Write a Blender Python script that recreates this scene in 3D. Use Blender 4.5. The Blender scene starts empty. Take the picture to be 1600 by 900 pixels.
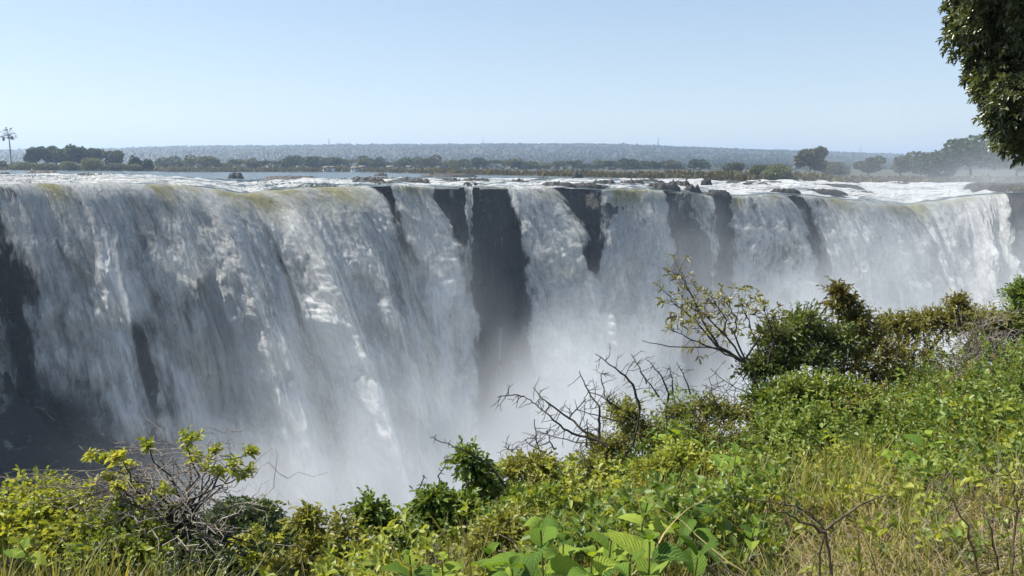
import bpy, math, random
import numpy as np
from mathutils import Vector, Matrix

rng = np.random.default_rng(7)
SC = bpy.context.scene
COL = SC.collection

# ------------------------------------------------------------------ camera
W, H, F = 1600.0, 900.0, 1200.0
HORIZON = 258.0
PITCH = math.atan((450 - HORIZON) / F)
CP, SP = math.cos(PITCH), math.sin(PITCH)
cam_d = bpy.data.cameras.new('camera'); cam = bpy.data.objects.new('camera', cam_d); COL.objects.link(cam)
cam_d.sensor_width = 36.0; cam_d.lens = 36.0 * F / W
cam_d.clip_start = 0.05; cam_d.clip_end = 30000
cam.location = (0, 0, 0); cam.rotation_euler = (math.pi / 2 - PITCH, 0, 0)
SC.camera = cam

def un(px, py, D):
    """world point on the sight line of a pixel of the 1600x900 picture at ground distance y = D"""
    px = np.asarray(px, float); py = np.asarray(py, float); D = np.asarray(D, float)
    u = (px - 800) / F; v = (450 - py) / F
    y = CP + v * SP; z = -SP + v * CP
    return np.stack([u / y * D, D + 0 * u, z / y * D], -1)

# ------------------------------------------------------------------ noise
_P = np.random.default_rng(3).permutation(256).astype(np.int64); _P = np.concatenate([_P, _P, _P])
_G = np.random.default_rng(4).normal(size=(256, 3)); _G /= np.linalg.norm(_G, axis=1)[:, None]
def perlin(x, y, z=0.0):
    x, y, z = np.broadcast_arrays(np.asarray(x, float), np.asarray(y, float), np.asarray(z, float))
    xi = np.floor(x).astype(np.int64); yi = np.floor(y).astype(np.int64); zi = np.floor(z).astype(np.int64)
    xf, yf, zf = x - xi, y - yi, z - zi
    xi &= 255; yi &= 255; zi &= 255
    f = lambda t: t * t * t * (t * (t * 6 - 15) + 10)
    u, v, w = f(xf), f(yf), f(zf)
    def g(a, b, c):
        k = _P[_P[_P[xi + a] + yi + b] + zi + c]
        q = _G[k]
        return q[..., 0] * (xf - a) + q[..., 1] * (yf - b) + q[..., 2] * (zf - c)
    l = lambda a, b, t: a + t * (b - a)
    return 1.5 * l(l(l(g(0,0,0), g(1,0,0), u), l(g(0,1,0), g(1,1,0), u), v),
             l(l(g(0,0,1), g(1,0,1), u), l(g(0,1,1), g(1,1,1), u), v), w)
def fbm(x, y, z=0.0, o=4, lac=2.03, gain=0.5):
    s = 0; a = 1; n = 0
    x = np.asarray(x, float); y = np.asarray(y, float); z = np.asarray(z, float)
    for i in range(o):
        s = s + a * perlin(x + 17.3 * i, y + 5.7 * i, z + 9.1 * i); n += a * 0.7
        a *= gain; x = x * lac; y = y * lac; z = z * lac
    return s / n
def ridged(x, y, z=0.0, o=4):
    s = 0; a = 1; n = 0
    x = np.asarray(x, float); y = np.asarray(y, float); z = np.asarray(z, float)
    for i in range(o):
        s = s + a * (1 - 2 * np.abs(perlin(x + 11.3 * i, y + 3.7 * i, z))); n += a
        a *= 0.5; x = x * 2.05; y = y * 2.05; z = z * 2.05
    return s / n
def sstep(a, b, x):
    t = np.clip((x - a) / (b - a), 0, 1); return t * t * (3 - 2 * t)

# ------------------------------------------------------------------ mesh helpers
def tag(o, label=None, cat=None, group=None, kind=None):
    if label: o['label'] = label
    if cat: o['category'] = cat
    if group: o['group'] = group
    if kind: o['kind'] = kind
    return o
def mesh(name, V, Fq, mat=None, parent=None, smooth=False, attrs=None, F3=None):
    """V (n,3); Fq (m,4) quads and/or F3 (k,3) triangles as arrays"""
    me = bpy.data.meshes.new(name)
    V = np.ascontiguousarray(V, np.float32).reshape(-1, 3)
    parts = []; starts = []; c = 0
    if Fq is not None and len(Fq):
        Fq = np.asarray(Fq, np.int32); parts.append(Fq.reshape(-1)); starts.append(np.arange(len(Fq)) * 4); c = Fq.size
    if F3 is not None and len(F3):
        F3 = np.asarray(F3, np.int32); parts.append(F3.reshape(-1)); starts.append(c + np.arange(len(F3)) * 3)
    idx = np.concatenate(parts).astype(np.int32); st = np.concatenate(starts).astype(np.int32)
    me.vertices.add(len(V)); me.vertices.foreach_set('co', V.ravel())
    me.loops.add(len(idx)); me.loops.foreach_set('vertex_index', idx)
    me.polygons.add(len(st)); me.polygons.foreach_set('loop_start', st)
    if smooth: me.polygons.foreach_set('use_smooth', np.ones(len(st), bool))
    me.update(calc_edges=True)
    for k, a in (attrs or {}).items():
        a = np.asarray(a, np.float32)
        if a.ndim == 1:
            at = me.attributes.new(k, 'FLOAT', 'POINT'); at.data.foreach_set('value', a)
        else:
            at = me.attributes.new(k, 'FLOAT_VECTOR', 'POINT'); at.data.foreach_set('vector', a.ravel())
    if mat: me.materials.append(mat)
    o = bpy.data.objects.new(name, me); COL.objects.link(o)
    if parent: o.parent = parent
    return o
def empty(name, loc=(0, 0, 0), rz=0.0):
    o = bpy.data.objects.new(name, None); COL.objects.link(o)
    o.location = [float(c) for c in loc]; o.rotation_euler.z = rz; o.empty_display_size = 0.3
    return o
def grid_faces(nu, nv):
    i = np.arange(nu - 1)[:, None] * nv + np.arange(nv - 1)[None]
    return np.stack([i, i + 1, i + nv + 1, i + nv], -1).reshape(-1, 4)
class Geo:
    """collects quads and triangles, then links them as one mesh"""
    def __init__(s): s.V = []; s.Q = []; s.T = []; s.A = []; s.n = 0
    def add(s, V, Q=None, T=None, a=0.0):
        V = np.asarray(V, float).reshape(-1, 3)
        if Q is not None and len(Q): s.Q.append(np.asarray(Q) + s.n)
        if T is not None and len(T): s.T.append(np.asarray(T) + s.n)
        s.V.append(V); s.A.append(np.broadcast_to(np.asarray(a, float), (len(V),)).copy()); s.n += len(V)
    def build(s, name, mat, parent=None, smooth=False, origin=None):
        if not s.V: return None
        V = np.concatenate(s.V)
        if origin is not None: V = V - np.asarray(origin)
        return mesh(name, V, np.concatenate(s.Q) if s.Q else None, mat, parent, smooth,
                    {'rnd': np.concatenate(s.A)}, np.concatenate(s.T) if s.T else None)
def tube(g, P, R, n=5, a=0.5):
    """a tapered tube along the points P with radii R"""
    P = np.asarray(P, float); R = np.broadcast_to(np.asarray(R, float), (len(P),))
    T = np.gradient(P, axis=0); T /= np.linalg.norm(T, axis=1)[:, None] + 1e-9
    up = np.array([0, 0, 1.0]) if abs(T[0, 2]) < 0.9 else np.array([1.0, 0, 0])
    A = np.cross(T, up); A /= np.linalg.norm(A, axis=1)[:, None] + 1e-9
    B = np.cross(T, A)
    th = np.linspace(0, 2 * np.pi, n, endpoint=False)
    V = P[:, None] + R[:, None, None] * (np.cos(th)[None, :, None] * A[:, None] + np.sin(th)[None, :, None] * B[:, None])
    k = len(P); j = np.arange(n); i = np.arange(k - 1)[:, None] * n
    Q = np.stack([i + j, i + (j + 1) % n, i + n + (j + 1) % n, i + n + j], -1).reshape(-1, 4)
    g.add(V, Q, a=a)

# ------------------------------------------------------------------ node helpers
def new_mat(name):
    m = bpy.data.materials.new(name); m.use_nodes = True
    nt = m.node_tree; nt.nodes.clear()
    return m, nt, nt.nodes.new('ShaderNodeOutputMaterial')
def N(nt, t, **kw):
    n = nt.nodes.new(t)
    for k, v in kw.items():
        if k.startswith('i_'):
            key = k[2:]; key = int(key) if key.isdigit() else key.replace('_', ' ')
            n.inputs[key].default_value = v
        else: setattr(n, k, v)
    return n
def L(nt, a, b): nt.links.new(a, b)
def ramp(nt, fac, stops):
    n = nt.nodes.new('ShaderNodeValToRGB'); e = n.color_ramp.elements
    while len(e) < len(stops): e.new(0.5)
    for i, (p, c) in enumerate(stops):
        e[i].position = p; e[i].color = (*c, 1) if len(c) == 3 else c
    if fac is not None: L(nt, fac, n.inputs[0])
    return n
def math_(nt, op, a, b=None, c=None, clamp=False):
    n = nt.nodes.new('ShaderNodeMath'); n.operation = op; n.use_clamp = clamp
    for i, v in enumerate((a, b, c)):
        if v is None: continue
        if isinstance(v, (int, float)): n.inputs[i].default_value = v
        else: L(nt, v, n.inputs[i])
    return n.outputs[0]
def mixc(nt, fac, a, b, mode='MIX'):
    n = nt.nodes.new('ShaderNodeMix'); n.data_type = 'RGBA'; n.blend_type = mode
    if isinstance(fac, (int, float)): n.inputs[0].default_value = fac
    else: L(nt, fac, n.inputs[0])
    for i, v in ((6, a), (7, b)):
        if isinstance(v, tuple): n.inputs[i].default_value = (*v, 1)
        else: L(nt, v, n.inputs[i])
    return n.outputs[2]
def noise_(nt, vec, scale, detail=4, rough=0.5, dist=0.0):
    n = N(nt, 'ShaderNodeTexNoise'); n.inputs['Scale'].default_value = scale; n.inputs['Detail'].default_value = detail
    n.inputs['Roughness'].default_value = rough; n.inputs['Distortion'].default_value = dist
    if vec is not None: L(nt, vec, n.inputs['Vector'])
    return n.outputs['Fac']
def mapping(nt, vec, scale=(1, 1, 1), rot=(0, 0, 0)):
    n = N(nt, 'ShaderNodeMapping'); n.inputs['Scale'].default_value = scale; n.inputs['Rotation'].default_value = rot
    L(nt, vec, n.inputs['Vector']); return n.outputs[0]
def bump(nt, h, strength, dist):
    n = N(nt, 'ShaderNodeBump'); n.inputs['Strength'].default_value = strength; n.inputs['Distance'].default_value = dist
    L(nt, h, n.inputs['Height']); return n.outputs[0]

# ------------------------------------------------------------------ light
SUN_EL, SUN_AZ = math.radians(54), math.radians(-78)     # azimuth from +Y, negative = towards -X
S = Vector((math.sin(SUN_AZ) * math.cos(SUN_EL), math.cos(SUN_AZ) * math.cos(SUN_EL), math.sin(SUN_EL)))
wd = bpy.data.worlds.new('World'); SC.world = wd; wd.use_nodes = True
nt = wd.node_tree; nt.nodes.clear()
sky = N(nt, 'ShaderNodeTexSky', sky_type='NISHITA', sun_disc=False)
sky.sun_elevation = SUN_EL; sky.sun_rotation = SUN_AZ; sky.altitude = 900
sky.air_density = 1.0; sky.dust_density = 0.7; sky.ozone_density = 1.2
bg = N(nt, 'ShaderNodeBackground'); bg.inputs[1].default_value = 0.15
out = N(nt, 'ShaderNodeOutputWorld')
gm = N(nt, 'ShaderNodeGamma'); gm.inputs[1].default_value = 0.60; L(nt, sky.outputs[0], gm.inputs[0])
hs = N(nt, 'ShaderNodeHueSaturation'); hs.inputs['Saturation'].default_value = 1.12; L(nt, gm.outputs[0], hs.inputs['Color'])
L(nt, hs.outputs[0], bg.inputs[0]); L(nt, bg.outputs[0], out.inputs[0])
ld = bpy.data.lights.new('sun', 'SUN'); ld.energy = 4.3; ld.angle = math.radians(0.5); ld.color = (1.0, 0.94, 0.84)
lo = bpy.data.objects.new('sun', ld); COL.objects.link(lo); lo.rotation_euler = S.to_track_quat('Z', 'Y').to_euler()
SC.view_settings.view_transform = 'Standard'; SC.view_settings.look = 'None'
SC.view_settings.exposure = 1.02; SC.view_settings.gamma = 1.0
cy = SC.cycles
SC.render.engine = 'CYCLES'
cy.use_denoising = True
try: cy.denoiser = 'OPENIMAGEDENOISE'
except Exception: pass
cy.max_bounces = 6; cy.diffuse_bounces = 2; cy.glossy_bounces = 2; cy.transmission_bounces = 3
cy.volume_bounces = 2; cy.transparent_max_bounces = 14
cy.caustics_reflective = False; cy.caustics_refractive = False
cy.sample_clamp_indirect = 6; cy.volume_step_rate = 3.5; cy.volume_max_steps = 64
cy.use_adaptive_sampling = True; cy.adaptive_threshold = 0.02
# ================================================================== the gorge, the river and the falls
LIP = np.array([(-500, 291, 105), (-250, 290, 118), (0, 289, 135), (180, 287, 150), (300, 291, 158), (372, 303, 164), (440, 297, 170),
    (560, 291, 180), (620, 290, 186), (672, 293, 190), (800, 294, 202), (860, 293, 206), (940, 297, 212), (1030, 297, 222),
    (1090, 304, 228), (1130, 309, 231), (1200, 304, 237), (1240, 304, 241), (1290, 310, 245), (1400, 321, 254), (1450, 317, 257),
    (1500, 309, 256), (1560, 303, 250), (1640, 300, 236), (1800, 296, 215), (2100, 290, 200)], float)
def lip(px):
    """lip of the falls under a picture column: row and distance, smoothly interpolated"""
    px = np.asarray(px, float)
    q = 0; d = 0
    for o in (-14, -7, 0, 7, 14):
        q = q + np.interp(px + o, LIP[:, 0], LIP[:, 1]) / 5; d = d + np.interp(px + o, LIP[:, 0], LIP[:, 2]) / 5
    q = q + 2.0 * fbm(px / 34, 0 * px, 3.3, 5); d = d + 1.1 * fbm(px / 40, 0 * px, 8.8, 3)
    return q, d
SHORE = np.array([(-500, 264, 400), (0, 265.5, 430), (235, 267, 450), (262, 268.5, 560), (560, 268.5, 590), (700, 272, 430),
    (850, 275, 380), (1000, 279, 330), (1100, 282, 312), (1250, 284, 300), (1300, 286.5, 318), (1450, 287, 345), (1700, 287, 360), (2300, 284, 420)], float)

# ---- materials
def rock_mat():
    m, nt, out = new_mat('wet_basalt')
    tc = N(nt, 'ShaderNodeTexCoord').outputs['Object']
    n1 = noise_(nt, mapping(nt, tc, (1, 1, .35)), .12, 6, .6)
    n2 = noise_(nt, mapping(nt, tc, (1, 1, .2)), 1.3, 5, .65)
    c = ramp(nt, n1, [(.3, (.008, .009, .012)), (.55, (.020, .020, .023)), (.75, (.050, .042, .034))])
    c2 = mixc(nt, math_(nt, 'MULTIPLY', n2, .4), c.outputs[0], (.036, .034, .033))
    g = N(nt, 'ShaderNodeNewGeometry'); sx = N(nt, 'ShaderNodeSeparateXYZ'); L(nt, g.outputs['Normal'], sx.inputs[0])
    moss = math_(nt, 'MULTIPLY', ramp(nt, sx.outputs[2], [(.35, (0,) * 3), (.8, (1,) * 3)]).outputs[0],
                 ramp(nt, noise_(nt, tc, .5, 5), [(.42, (0,) * 3), (.6, (1,) * 3)]).outputs[0])
    so = N(nt, 'ShaderNodeSeparateXYZ'); L(nt, tc, so.inputs[0])
    moss = math_(nt, 'MULTIPLY', moss, math_(nt, 'GREATER_THAN', so.outputs[2], -22.0))
    c3 = mixc(nt, moss, c2, (.085, .075, .03))
    tk = noise_(nt, mapping(nt, tc, (1, 1, .07)), .42, 5, .65, .4)
    tk = math_(nt, 'MULTIPLY', ramp(nt, tk, [(.60, (0,) * 3), (.70, (1,) * 3)]).outputs[0], .5)
    c3 = mixc(nt, tk, c3, (.42, .44, .45))
    b = N(nt, 'ShaderNodeBsdfPrincipled'); L(nt, c3, b.inputs['Base Color'])
    b.inputs['Roughness'].default_value = .55
    L(nt, bump(nt, math_(nt, 'ADD', n1, n2), 1.0, 2.0), b.inputs['Normal']); L(nt, b.outputs[0], out.inputs[0]); return m
def fall_mat():
    """falling water: white and aerated, thin and clear in places"""
    m, nt, out = new_mat('falling_water')
    tc = N(nt, 'ShaderNodeTexCoord').outputs['Object']
    f = N(nt, 'ShaderNodeAttribute', attribute_name='flow').outputs['Vector']
    d = N(nt, 'ShaderNodeAttribute', attribute_name='dens').outputs['Fac']
    gr = N(nt, 'ShaderNodeAttribute', attribute_name='green').outputs['Fac']
    n1 = noise_(nt, mapping(nt, f, (1, .13, 1)), 1.8, 6, .68, .7)      # fine ragged streaks
    n2 = noise_(nt, mapping(nt, f, (1, .55, 1)), .35, 5, .6, .8)
    fi = N(nt, 'ShaderNodeAttribute', attribute_name='fine').outputs['Fac']
    a = math_(nt, 'ADD', math_(nt, 'MULTIPLY', math_(nt, 'SUBTRACT', n1, .5), 1.5), math_(nt, 'MULTIPLY', math_(nt, 'SUBTRACT', n2, .5), .6))
    a = math_(nt, 'ADD', d, math_(nt, 'MULTIPLY', a, fi))
    alpha = N(nt, 'ShaderNodeMapRange', interpolation_type='SMOOTHSTEP'); L(nt, a, alpha.inputs[0])
    alpha.inputs[1].default_value = 0.0; alpha.inputs[2].default_value = .95
    col = mixc(nt, gr, (.88, .89, .88), (.44, .41, .13))
    col = mixc(nt, math_(nt, 'MULTIPLY', ramp(nt, n1, [(.35, (1,) * 3), (.6, (0,) * 3)]).outputs[0], .35), col, (.38, .42, .42))
    df = N(nt, 'ShaderNodeBsdfDiffuse'); L(nt, col, df.inputs[0])
    tr = N(nt, 'ShaderNodeBsdfTranslucent'); L(nt, col, tr.inputs[0])
    bh = math_(nt, 'ADD', n1, n2)
    nb = bump(nt, math_(nt, 'MULTIPLY', bh, fi), .9, 1.6); L(nt, nb, df.inputs['Normal']); L(nt, nb, tr.inputs['Normal'])
    mx = N(nt, 'ShaderNodeMixShader'); mx.inputs[0].default_value = .42
    L(nt, df.outputs[0], mx.inputs[1]); L(nt, tr.outputs[0], mx.inputs[2])
    tp = N(nt, 'ShaderNodeBsdfTransparent'); m2 = N(nt, 'ShaderNodeMixShader')
    L(nt, alpha.outputs[0], m2.inputs[0]); L(nt, tp.outputs[0], m2.inputs[1]); L(nt, mx.outputs[0], m2.inputs[2])
    L(nt, m2.outputs[0], out.inputs[0]); return m
def river_mat():
    m, nt, out = new_mat('river_water')
    tc = N(nt, 'ShaderNodeTexCoord').outputs['Object']
    fo = N(nt, 'ShaderNodeAttribute', attribute_name='foam').outputs['Fac']
    n1 = noise_(nt, mapping(nt, tc, (.45, 1, 1)), .35, 7, .7, .5)
    n2 = noise_(nt, mapping(nt, tc, (.3, 1, 1)), 1.6, 5, .6)
    a = math_(nt, 'ADD', fo, math_(nt, 'MULTIPLY', math_(nt, 'SUBTRACT', n1, .5), 2.2))
    a = ramp(nt, a, [(.38, (0,) * 3), (.72, (1,) * 3)]).outputs[0]
    w = N(nt, 'ShaderNodeBsdfPrincipled'); w.inputs['Base Color'].default_value = (.045, .06, .055, 1)
    w.inputs['Roughness'].default_value = .22; w.inputs['IOR'].default_value = 1.33
    L(nt, bump(nt, math_(nt, 'ADD', n1, n2), .7, .35), w.inputs['Normal'])
    f = N(nt, 'ShaderNodeBsdfDiffuse'); f.inputs[0].default_value = (.66, .68, .68, 1)
    L(nt, bump(nt, math_(nt, 'ADD', n1, n2), 1.0, 2.2), f.inputs['Normal'])
    mx = N(nt, 'ShaderNodeMixShader'); L(nt, a, mx.inputs[0]); L(nt, w.outputs[0], mx.inputs[1]); L(nt, f.outputs[0], mx.inputs[2])
    L(nt, mx.outputs[0], out.inputs[0]); return m
ROCK, FALL, RIVER = rock_mat(), fall_mat(), river_mat()

# ---- river surface from the lip to the far shore
def river():
    pxs = np.linspace(-500, 2100, 1400); nv = 260
    v = np.linspace(0, 1, nv) ** 1.5
    ly, ld = lip(pxs)
    sy = np.interp(pxs, SHORE[:, 0], SHORE[:, 1]) - .0; sd = np.interp(pxs, SHORE[:, 0], SHORE[:, 2]) + 12
    PX = pxs[:, None] + 0 * v; V = v[None] + 0 * PX
    A = un(pxs, ly, ld); B = un(pxs, sy, sd)
    P = A[:, None] * (1 - V[..., None]) + B[:, None] * V[..., None]
    # level upstream, most of the drop in the last rapids before the edge
    e = 1 - (1 - V) ** 2.4
    P[..., 2] = A[:, None, 2] * (1 - e) + B[:, None, 2] * e
    x, y = P[..., 0], P[..., 1]
    back = y - A[:, None, 1]
    rap = sstep(0, 14, back) * (1 - sstep(60, 150, back))
    right = sstep(40, 90, x - 0 * y)
    z = rap * (.75 * fbm(x / 20, y / 8, 1, 4) + .55 * ridged(x / 7, y / 3.6, 2, 4)) + .10 * sstep(0, 5, back) * fbm(x / 5, y / 1.6, 4, 3)
    z += right * rap * .9 * (fbm(x / 14, y / 6, 8, 4))
    # stepped ledges
    led = fbm(x / 60, y / 10, 5, 3)
    z += 1.0 * rap * (sstep(.02, .10, led) - .5)
    P[..., 2] += z * sstep(0, 6, back)
    gy = np.gradient(P[..., 2], axis=1) / (np.gradient(y, axis=1) + 1e-6)
    foam = .20 + .95 * rap * fbm(x / 22, y / 9, 11, 4) + 1.6 * np.clip(gy, -.1, .35) * rap + .16 * rap + .40 * right * rap
    foam -= .45 * sstep(60, 130, back)
    foam += .25 * (1 - sstep(0, 10, back)) * fbm(x / 15, 0 * x, 3, 3)
    o = mesh('river', P.reshape(-1, 3), grid_faces(len(pxs), nv), RIVER, None, True, {'foam': foam.ravel()})
    tag(o, 'broad river of blue water and white rapids running up to the lip of the falls', 'river', kind='structure')
river()

# ---- rock wall of the gorge behind the falls
def cliff():
    pxs = np.linspace(-500, 2100, 900); nh = 260
    h = np.linspace(0, 1, nh) ** 1.25 * 112
    ly, ldd = lip(pxs)
    A = un(pxs, ly, ldd)
    T = np.gradient(A, axis=0); T[:, 2] = 0; T /= np.linalg.norm(T, axis=1)[:, None]
    Nn = np.stack([T[:, 1], -T[:, 0], 0 * T[:, 0]], -1)
    s = np.cumsum(np.linalg.norm(np.gradient(A, axis=0)[:, :2], axis=1))
    S2 = s[:, None] + 0 * h; H2 = h[None] + 0 * S2
    out = -1.2 + 1.6 * ridged(S2 / 9, H2 / 45, 1, 5) + 1.5 * fbm(S2 / 30, H2 / 25, 2, 4) + .5 * fbm(S2 / 2.2, H2 / 6, 3, 3) + H2 * .07
    # horizontal basalt courses
    c = H2 / 11 + .4 * fbm(S2 / 25, 0 * S2, 6, 3); out += 1.3 * sstep(0, .25, c - np.floor(c)) + 1.1 * np.floor(c) * .5
    out *= sstep(-.5, 5, H2)
    # the buttress low on the left that the outermost water slides over
    but = 36 * np.exp(-((S2 - np.interp(-10, pxs, s)) / 24) ** 2) * sstep(24, 62, H2 + 5 * fbm(S2 / 12, H2 / 12, 9, 3))
    out += but
    # a low knob behind the thin veils right of the middle
    k = np.interp(1075, pxs, s); out += 3.5 * np.exp(-((S2 - k) / 7) ** 2) * sstep(6, 14, H2)
    P = A[:, None] + Nn[:, None] * out[..., None]
    P[..., 2] = A[:, None, 2] - .35 - H2 + .25 * fbm(S2 / 3, H2 / 3, 7, 3)
    back = A + Nn * -6; back[:, 2] -= 1.2
    P = np.concatenate([back[:, None], P], 1)
    o = mesh('cliff', P.reshape(-1, 3), grid_faces(len(pxs), nh + 1), ROCK, None, True)
    tag(o, 'sheer wall of dark wet basalt that the river drops over', 'cliff', kind='structure')
cliff()

# ---- the curtains
def curtain(label, p0, p1, vl, vr, tow=13.0, dens=.95, soft=2.6, seed=0, H0=104, lump=1.0, greens=(), layers=3, veil=1.0, jets=(), fine=1.0, sr=False, patch=.42, holes=(), foot=None):
    w_m = (p1 - p0) / F * lip((p0 + p1) / 2)[1] * 1.25
    ns = int(max(24, (p1 - p0) * .85)); nh = 330
    t = np.linspace(0, 1, nh)
    pxs = np.linspace(p0, p1, ns); ly, ldd = lip(pxs)
    A = un(pxs, ly, ldd); A[:, 2] += .12
    U = (np.linspace(0, 1, ns))[:, None] + 0 * t; Tt = t[None] + 0 * U
    s = U * w_m + seed * 37.0; h = H0 * Tt ** 2
    root = empty('waterfall', A[ns // 2]); tag(root, label, 'waterfall', 'cascades pouring over the gorge edge', kind='thing')
    tau = Tt * 60.0; hq = 104 * Tt ** 1.65
    for k in range(layers):
        sd = seed * 3.1 + k * 7.7
        lat = (vl + (vr - vl) * U) * (sstep(.12, .5, Tt) * U + Tt * (1 - U) if sr else Tt)
        jet = 1 + .65 * fbm(s / 15, tau * 0 + sd, 1, 4) + .2 * fbm(s / 3.6, tau * 0 + sd, 2, 3)
        for (jp, jw, ja) in jets: jet = jet + ja * np.exp(-((pxs[:, None] - jp) / jw) ** 2)
        grow = sstep(.03, .5, Tt)
        warp = 3.0 * grow * fbm(s / 9, tau / 15, sd + 3, 3)
        sw = s + warp
        billow = fbm(sw / 8.5, hq / 15, sd, 5, gain=.58)
        comb = ridged(sw / 2.4, tau / 38, sd + 5, 4)
        big = fbm(sw / 16, tau / 45, sd + 6, 2)
        disp = lump * ((.10 + 4.5 * grow) * billow + (.30 + .6 * grow * (1 - .8 * Tt)) * comb + 5.5 * grow * big)
        towv = tow * jet * Tt + disp * Tt ** .5 + k * (1.6 * grow + .15)
        X = A[:, None, 0] + lat * (1 + .35 * (jet - 1)) + .35 * disp * Tt
        Y = A[:, None, 1] - towv
        Z = A[:, None, 2] - h + .9 * grow * billow * (1 if k else .6) * (1 + 2 * Tt) - .03 * k
        edge = np.minimum(U, 1 - U) * w_m * (1 + 1.1 * Tt)
        rag = (.6 + 3.4 * grow) * fbm(s / 4, tau / 5, sd + 9, 5) + .4 * comb
        ed = sstep(0, soft * (.4 + 1.4 * grow), edge + rag)
        if k == 0:
            dn = dens + .35 * big + .24 * billow + .42 * (comb - .1) - patch * sstep(.05, .6, fbm(sw / 7, tau / 34, sd + 12, 3)) * grow
        else:
            dn = veil * ((.22 - .08 * k) + 1.15 * billow * grow + .6 * big * grow + .3 * comb * grow + .35 * sstep(.3, .9, Tt) - .6 * (1 - sstep(.05, .22, Tt)))
        for (hu, ht, su, st, sl, ha) in holes:
            q = ((U - hu - sl * (Tt - ht)) / su) ** 2 + ((Tt - ht) / st) ** 2 + .5 * billow
            dn = dn - ha * (1 - sstep(.2, 1.3, q))
        if foot: dn = dn - 1.3 * sstep(foot[1] + 60 * np.clip(U, 0, .6), foot[1] + 60 * np.clip(U, 0, .6) + 18, h + 14 * billow + 6 * comb) * (1 - sstep(foot[0] - .12, foot[0] + .12, U + .12 * billow))
        dn = dn * ed - .6 * (1 - ed)
        g = .45 * (1 - sstep(.06, .26, Tt)) * sstep(-.15, .4, fbm(s / 6, tau / 9, sd + 2, 3))
        g += .52 * sstep(.10, .7, -fbm(s / 12, tau / 16, sd + 4, 4)) * grow
        for (gp, gw, ga) in greens:
            g += ga * np.exp(-((pxs[:, None] - gp) / gw) ** 2) * (1 - sstep(.10, .30, Tt))
        if k: g *= .4
        P = np.stack([X, Y, Z], -1)
        fl = np.stack([s + warp * .5, hq * 1.15, 0 * s + sd], -1)
        fi = fine * (1 - .62 * sstep(.35, .85, Tt)) * (1 if k == 0 else .5)
        mesh(('falling_sheet', 'spray_veil', 'spray_veil')[k], P.reshape(-1, 3) - np.asarray(root.location), grid_faces(ns, nh), FALL, root, True,
             {'dens': dn.ravel(), 'green': np.clip(g, 0, .85).ravel(), 'flow': fl.reshape(-1, 3), 'fine': fi.ravel()})
    return root
curtain('thin broken streams over bare dark rock at the left edge of the falls', -260, 2, 14, 14, dens=.38, soft=6, seed=1, veil=.6, patch=.6, foot=(2, 4))
curtain('wide pale curtain from the left rock to the deep green crease', -34, 392, 15, 33, seed=2, soft=7, dens=.82, foot=(.32, 24), jets=((120, 30, .4), (300, 36, .6)), greens=((70, 16, .5), (235, 18, .5), (340, 30, .4)),
        holes=((.40, .58, .04, .12, .05, 1.1), (.03, .45, .06, .2, .0, .9), (.08, .12, .05, .06, 0, .5)))
curtain('broad heavy cascade between the green crease and the slanting dark cleft', 346, 578, 32, 30, seed=3, soft=6, dens=.82, tow=14, lump=1.25, jets=((418, 16, 1.0), (500, 30, .3)), greens=((380, 22, .9), (440, 22, .5), (520, 34, .6)))
curtain('narrow cascade between the slanting cleft and the tall bare rock face', 606, 682, 5, 13, seed=4, tow=11, soft=4, dens=.8, sr=True, greens=((640, 12, .4),))
curtain('hair-thin trickle down the middle of the tall bare rock face', 726, 739, .5, 1.5, seed=5, tow=17, soft=.9, layers=1, dens=.5, lump=.2)
curtain('fan-shaped cascade just right of the tall bare rock face', 787, 860, 4, 31, seed=6, tow=13, soft=4, dens=.75, fine=1.2, greens=((850, 10, .3),))
curtain('straight square-edged cascade with a yellowish lip between two dark rocks', 938, 1036, -6, 9, seed=7, tow=11, soft=3, dens=.68, fine=1.35, greens=((965, 8, .8), (985, 16, .6)))
curtain('thin lacy veils trickling down over the rounded dark rock', 1056, 1112, -18, 10, seed=8, tow=8, dens=.36, soft=3, lump=.6, layers=2, patch=.5, fine=1.3)
curtain('slender cascade right of the rounded mossy rock', 1143, 1222, -9, 36, seed=9, tow=11, soft=3, dens=.62, fine=1.4, patch=.7, greens=((1152, 7, .5),))
curtain('grooved cascade right of the narrow black notch', 1244, 1420, 13, 26, seed=10, tow=12, soft=4, dens=.62, fine=1.45, patch=.75, greens=((1300, 22, .8), (1385, 26, .8)))
curtain('sunlit foaming cascade at the far right end of the falls', 1405, 1572, 18, -6, seed=11, tow=27, soft=5, lump=1.9, patch=.1, dens=1.0, greens=((1420, 20, .7),))
# ================================================================== air and spray
def haze():
    x0, x1, y0, y1, z0, z1 = -5200, 5200, -60, 9000, -140, 150
    V = [(x, y, z) for x in (x0, x1) for y in (y0, y1) for z in (z0, z1)]
    Q = [(0, 1, 3, 2), (4, 6, 7, 5), (0, 4, 5, 1), (2, 3, 7, 6), (0, 2, 6, 4), (1, 5, 7, 3)]
    m, nt, out = new_mat('haze')
    v = N(nt, 'ShaderNodeVolumePrincipled'); v.inputs['Color'].default_value = (.58, .75, 1, 1)
    v.inputs['Density'].default_value = HAZE_D; v.inputs['Anisotropy'].default_value = .25
    L(nt, v.outputs[0], out.inputs['Volume'])
    tag(mesh('haze', np.array(V), np.array(Q), m), 'thin blue haze over the whole valley', 'haze', kind='stuff')
HAZE_D = .00025
haze()

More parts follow.
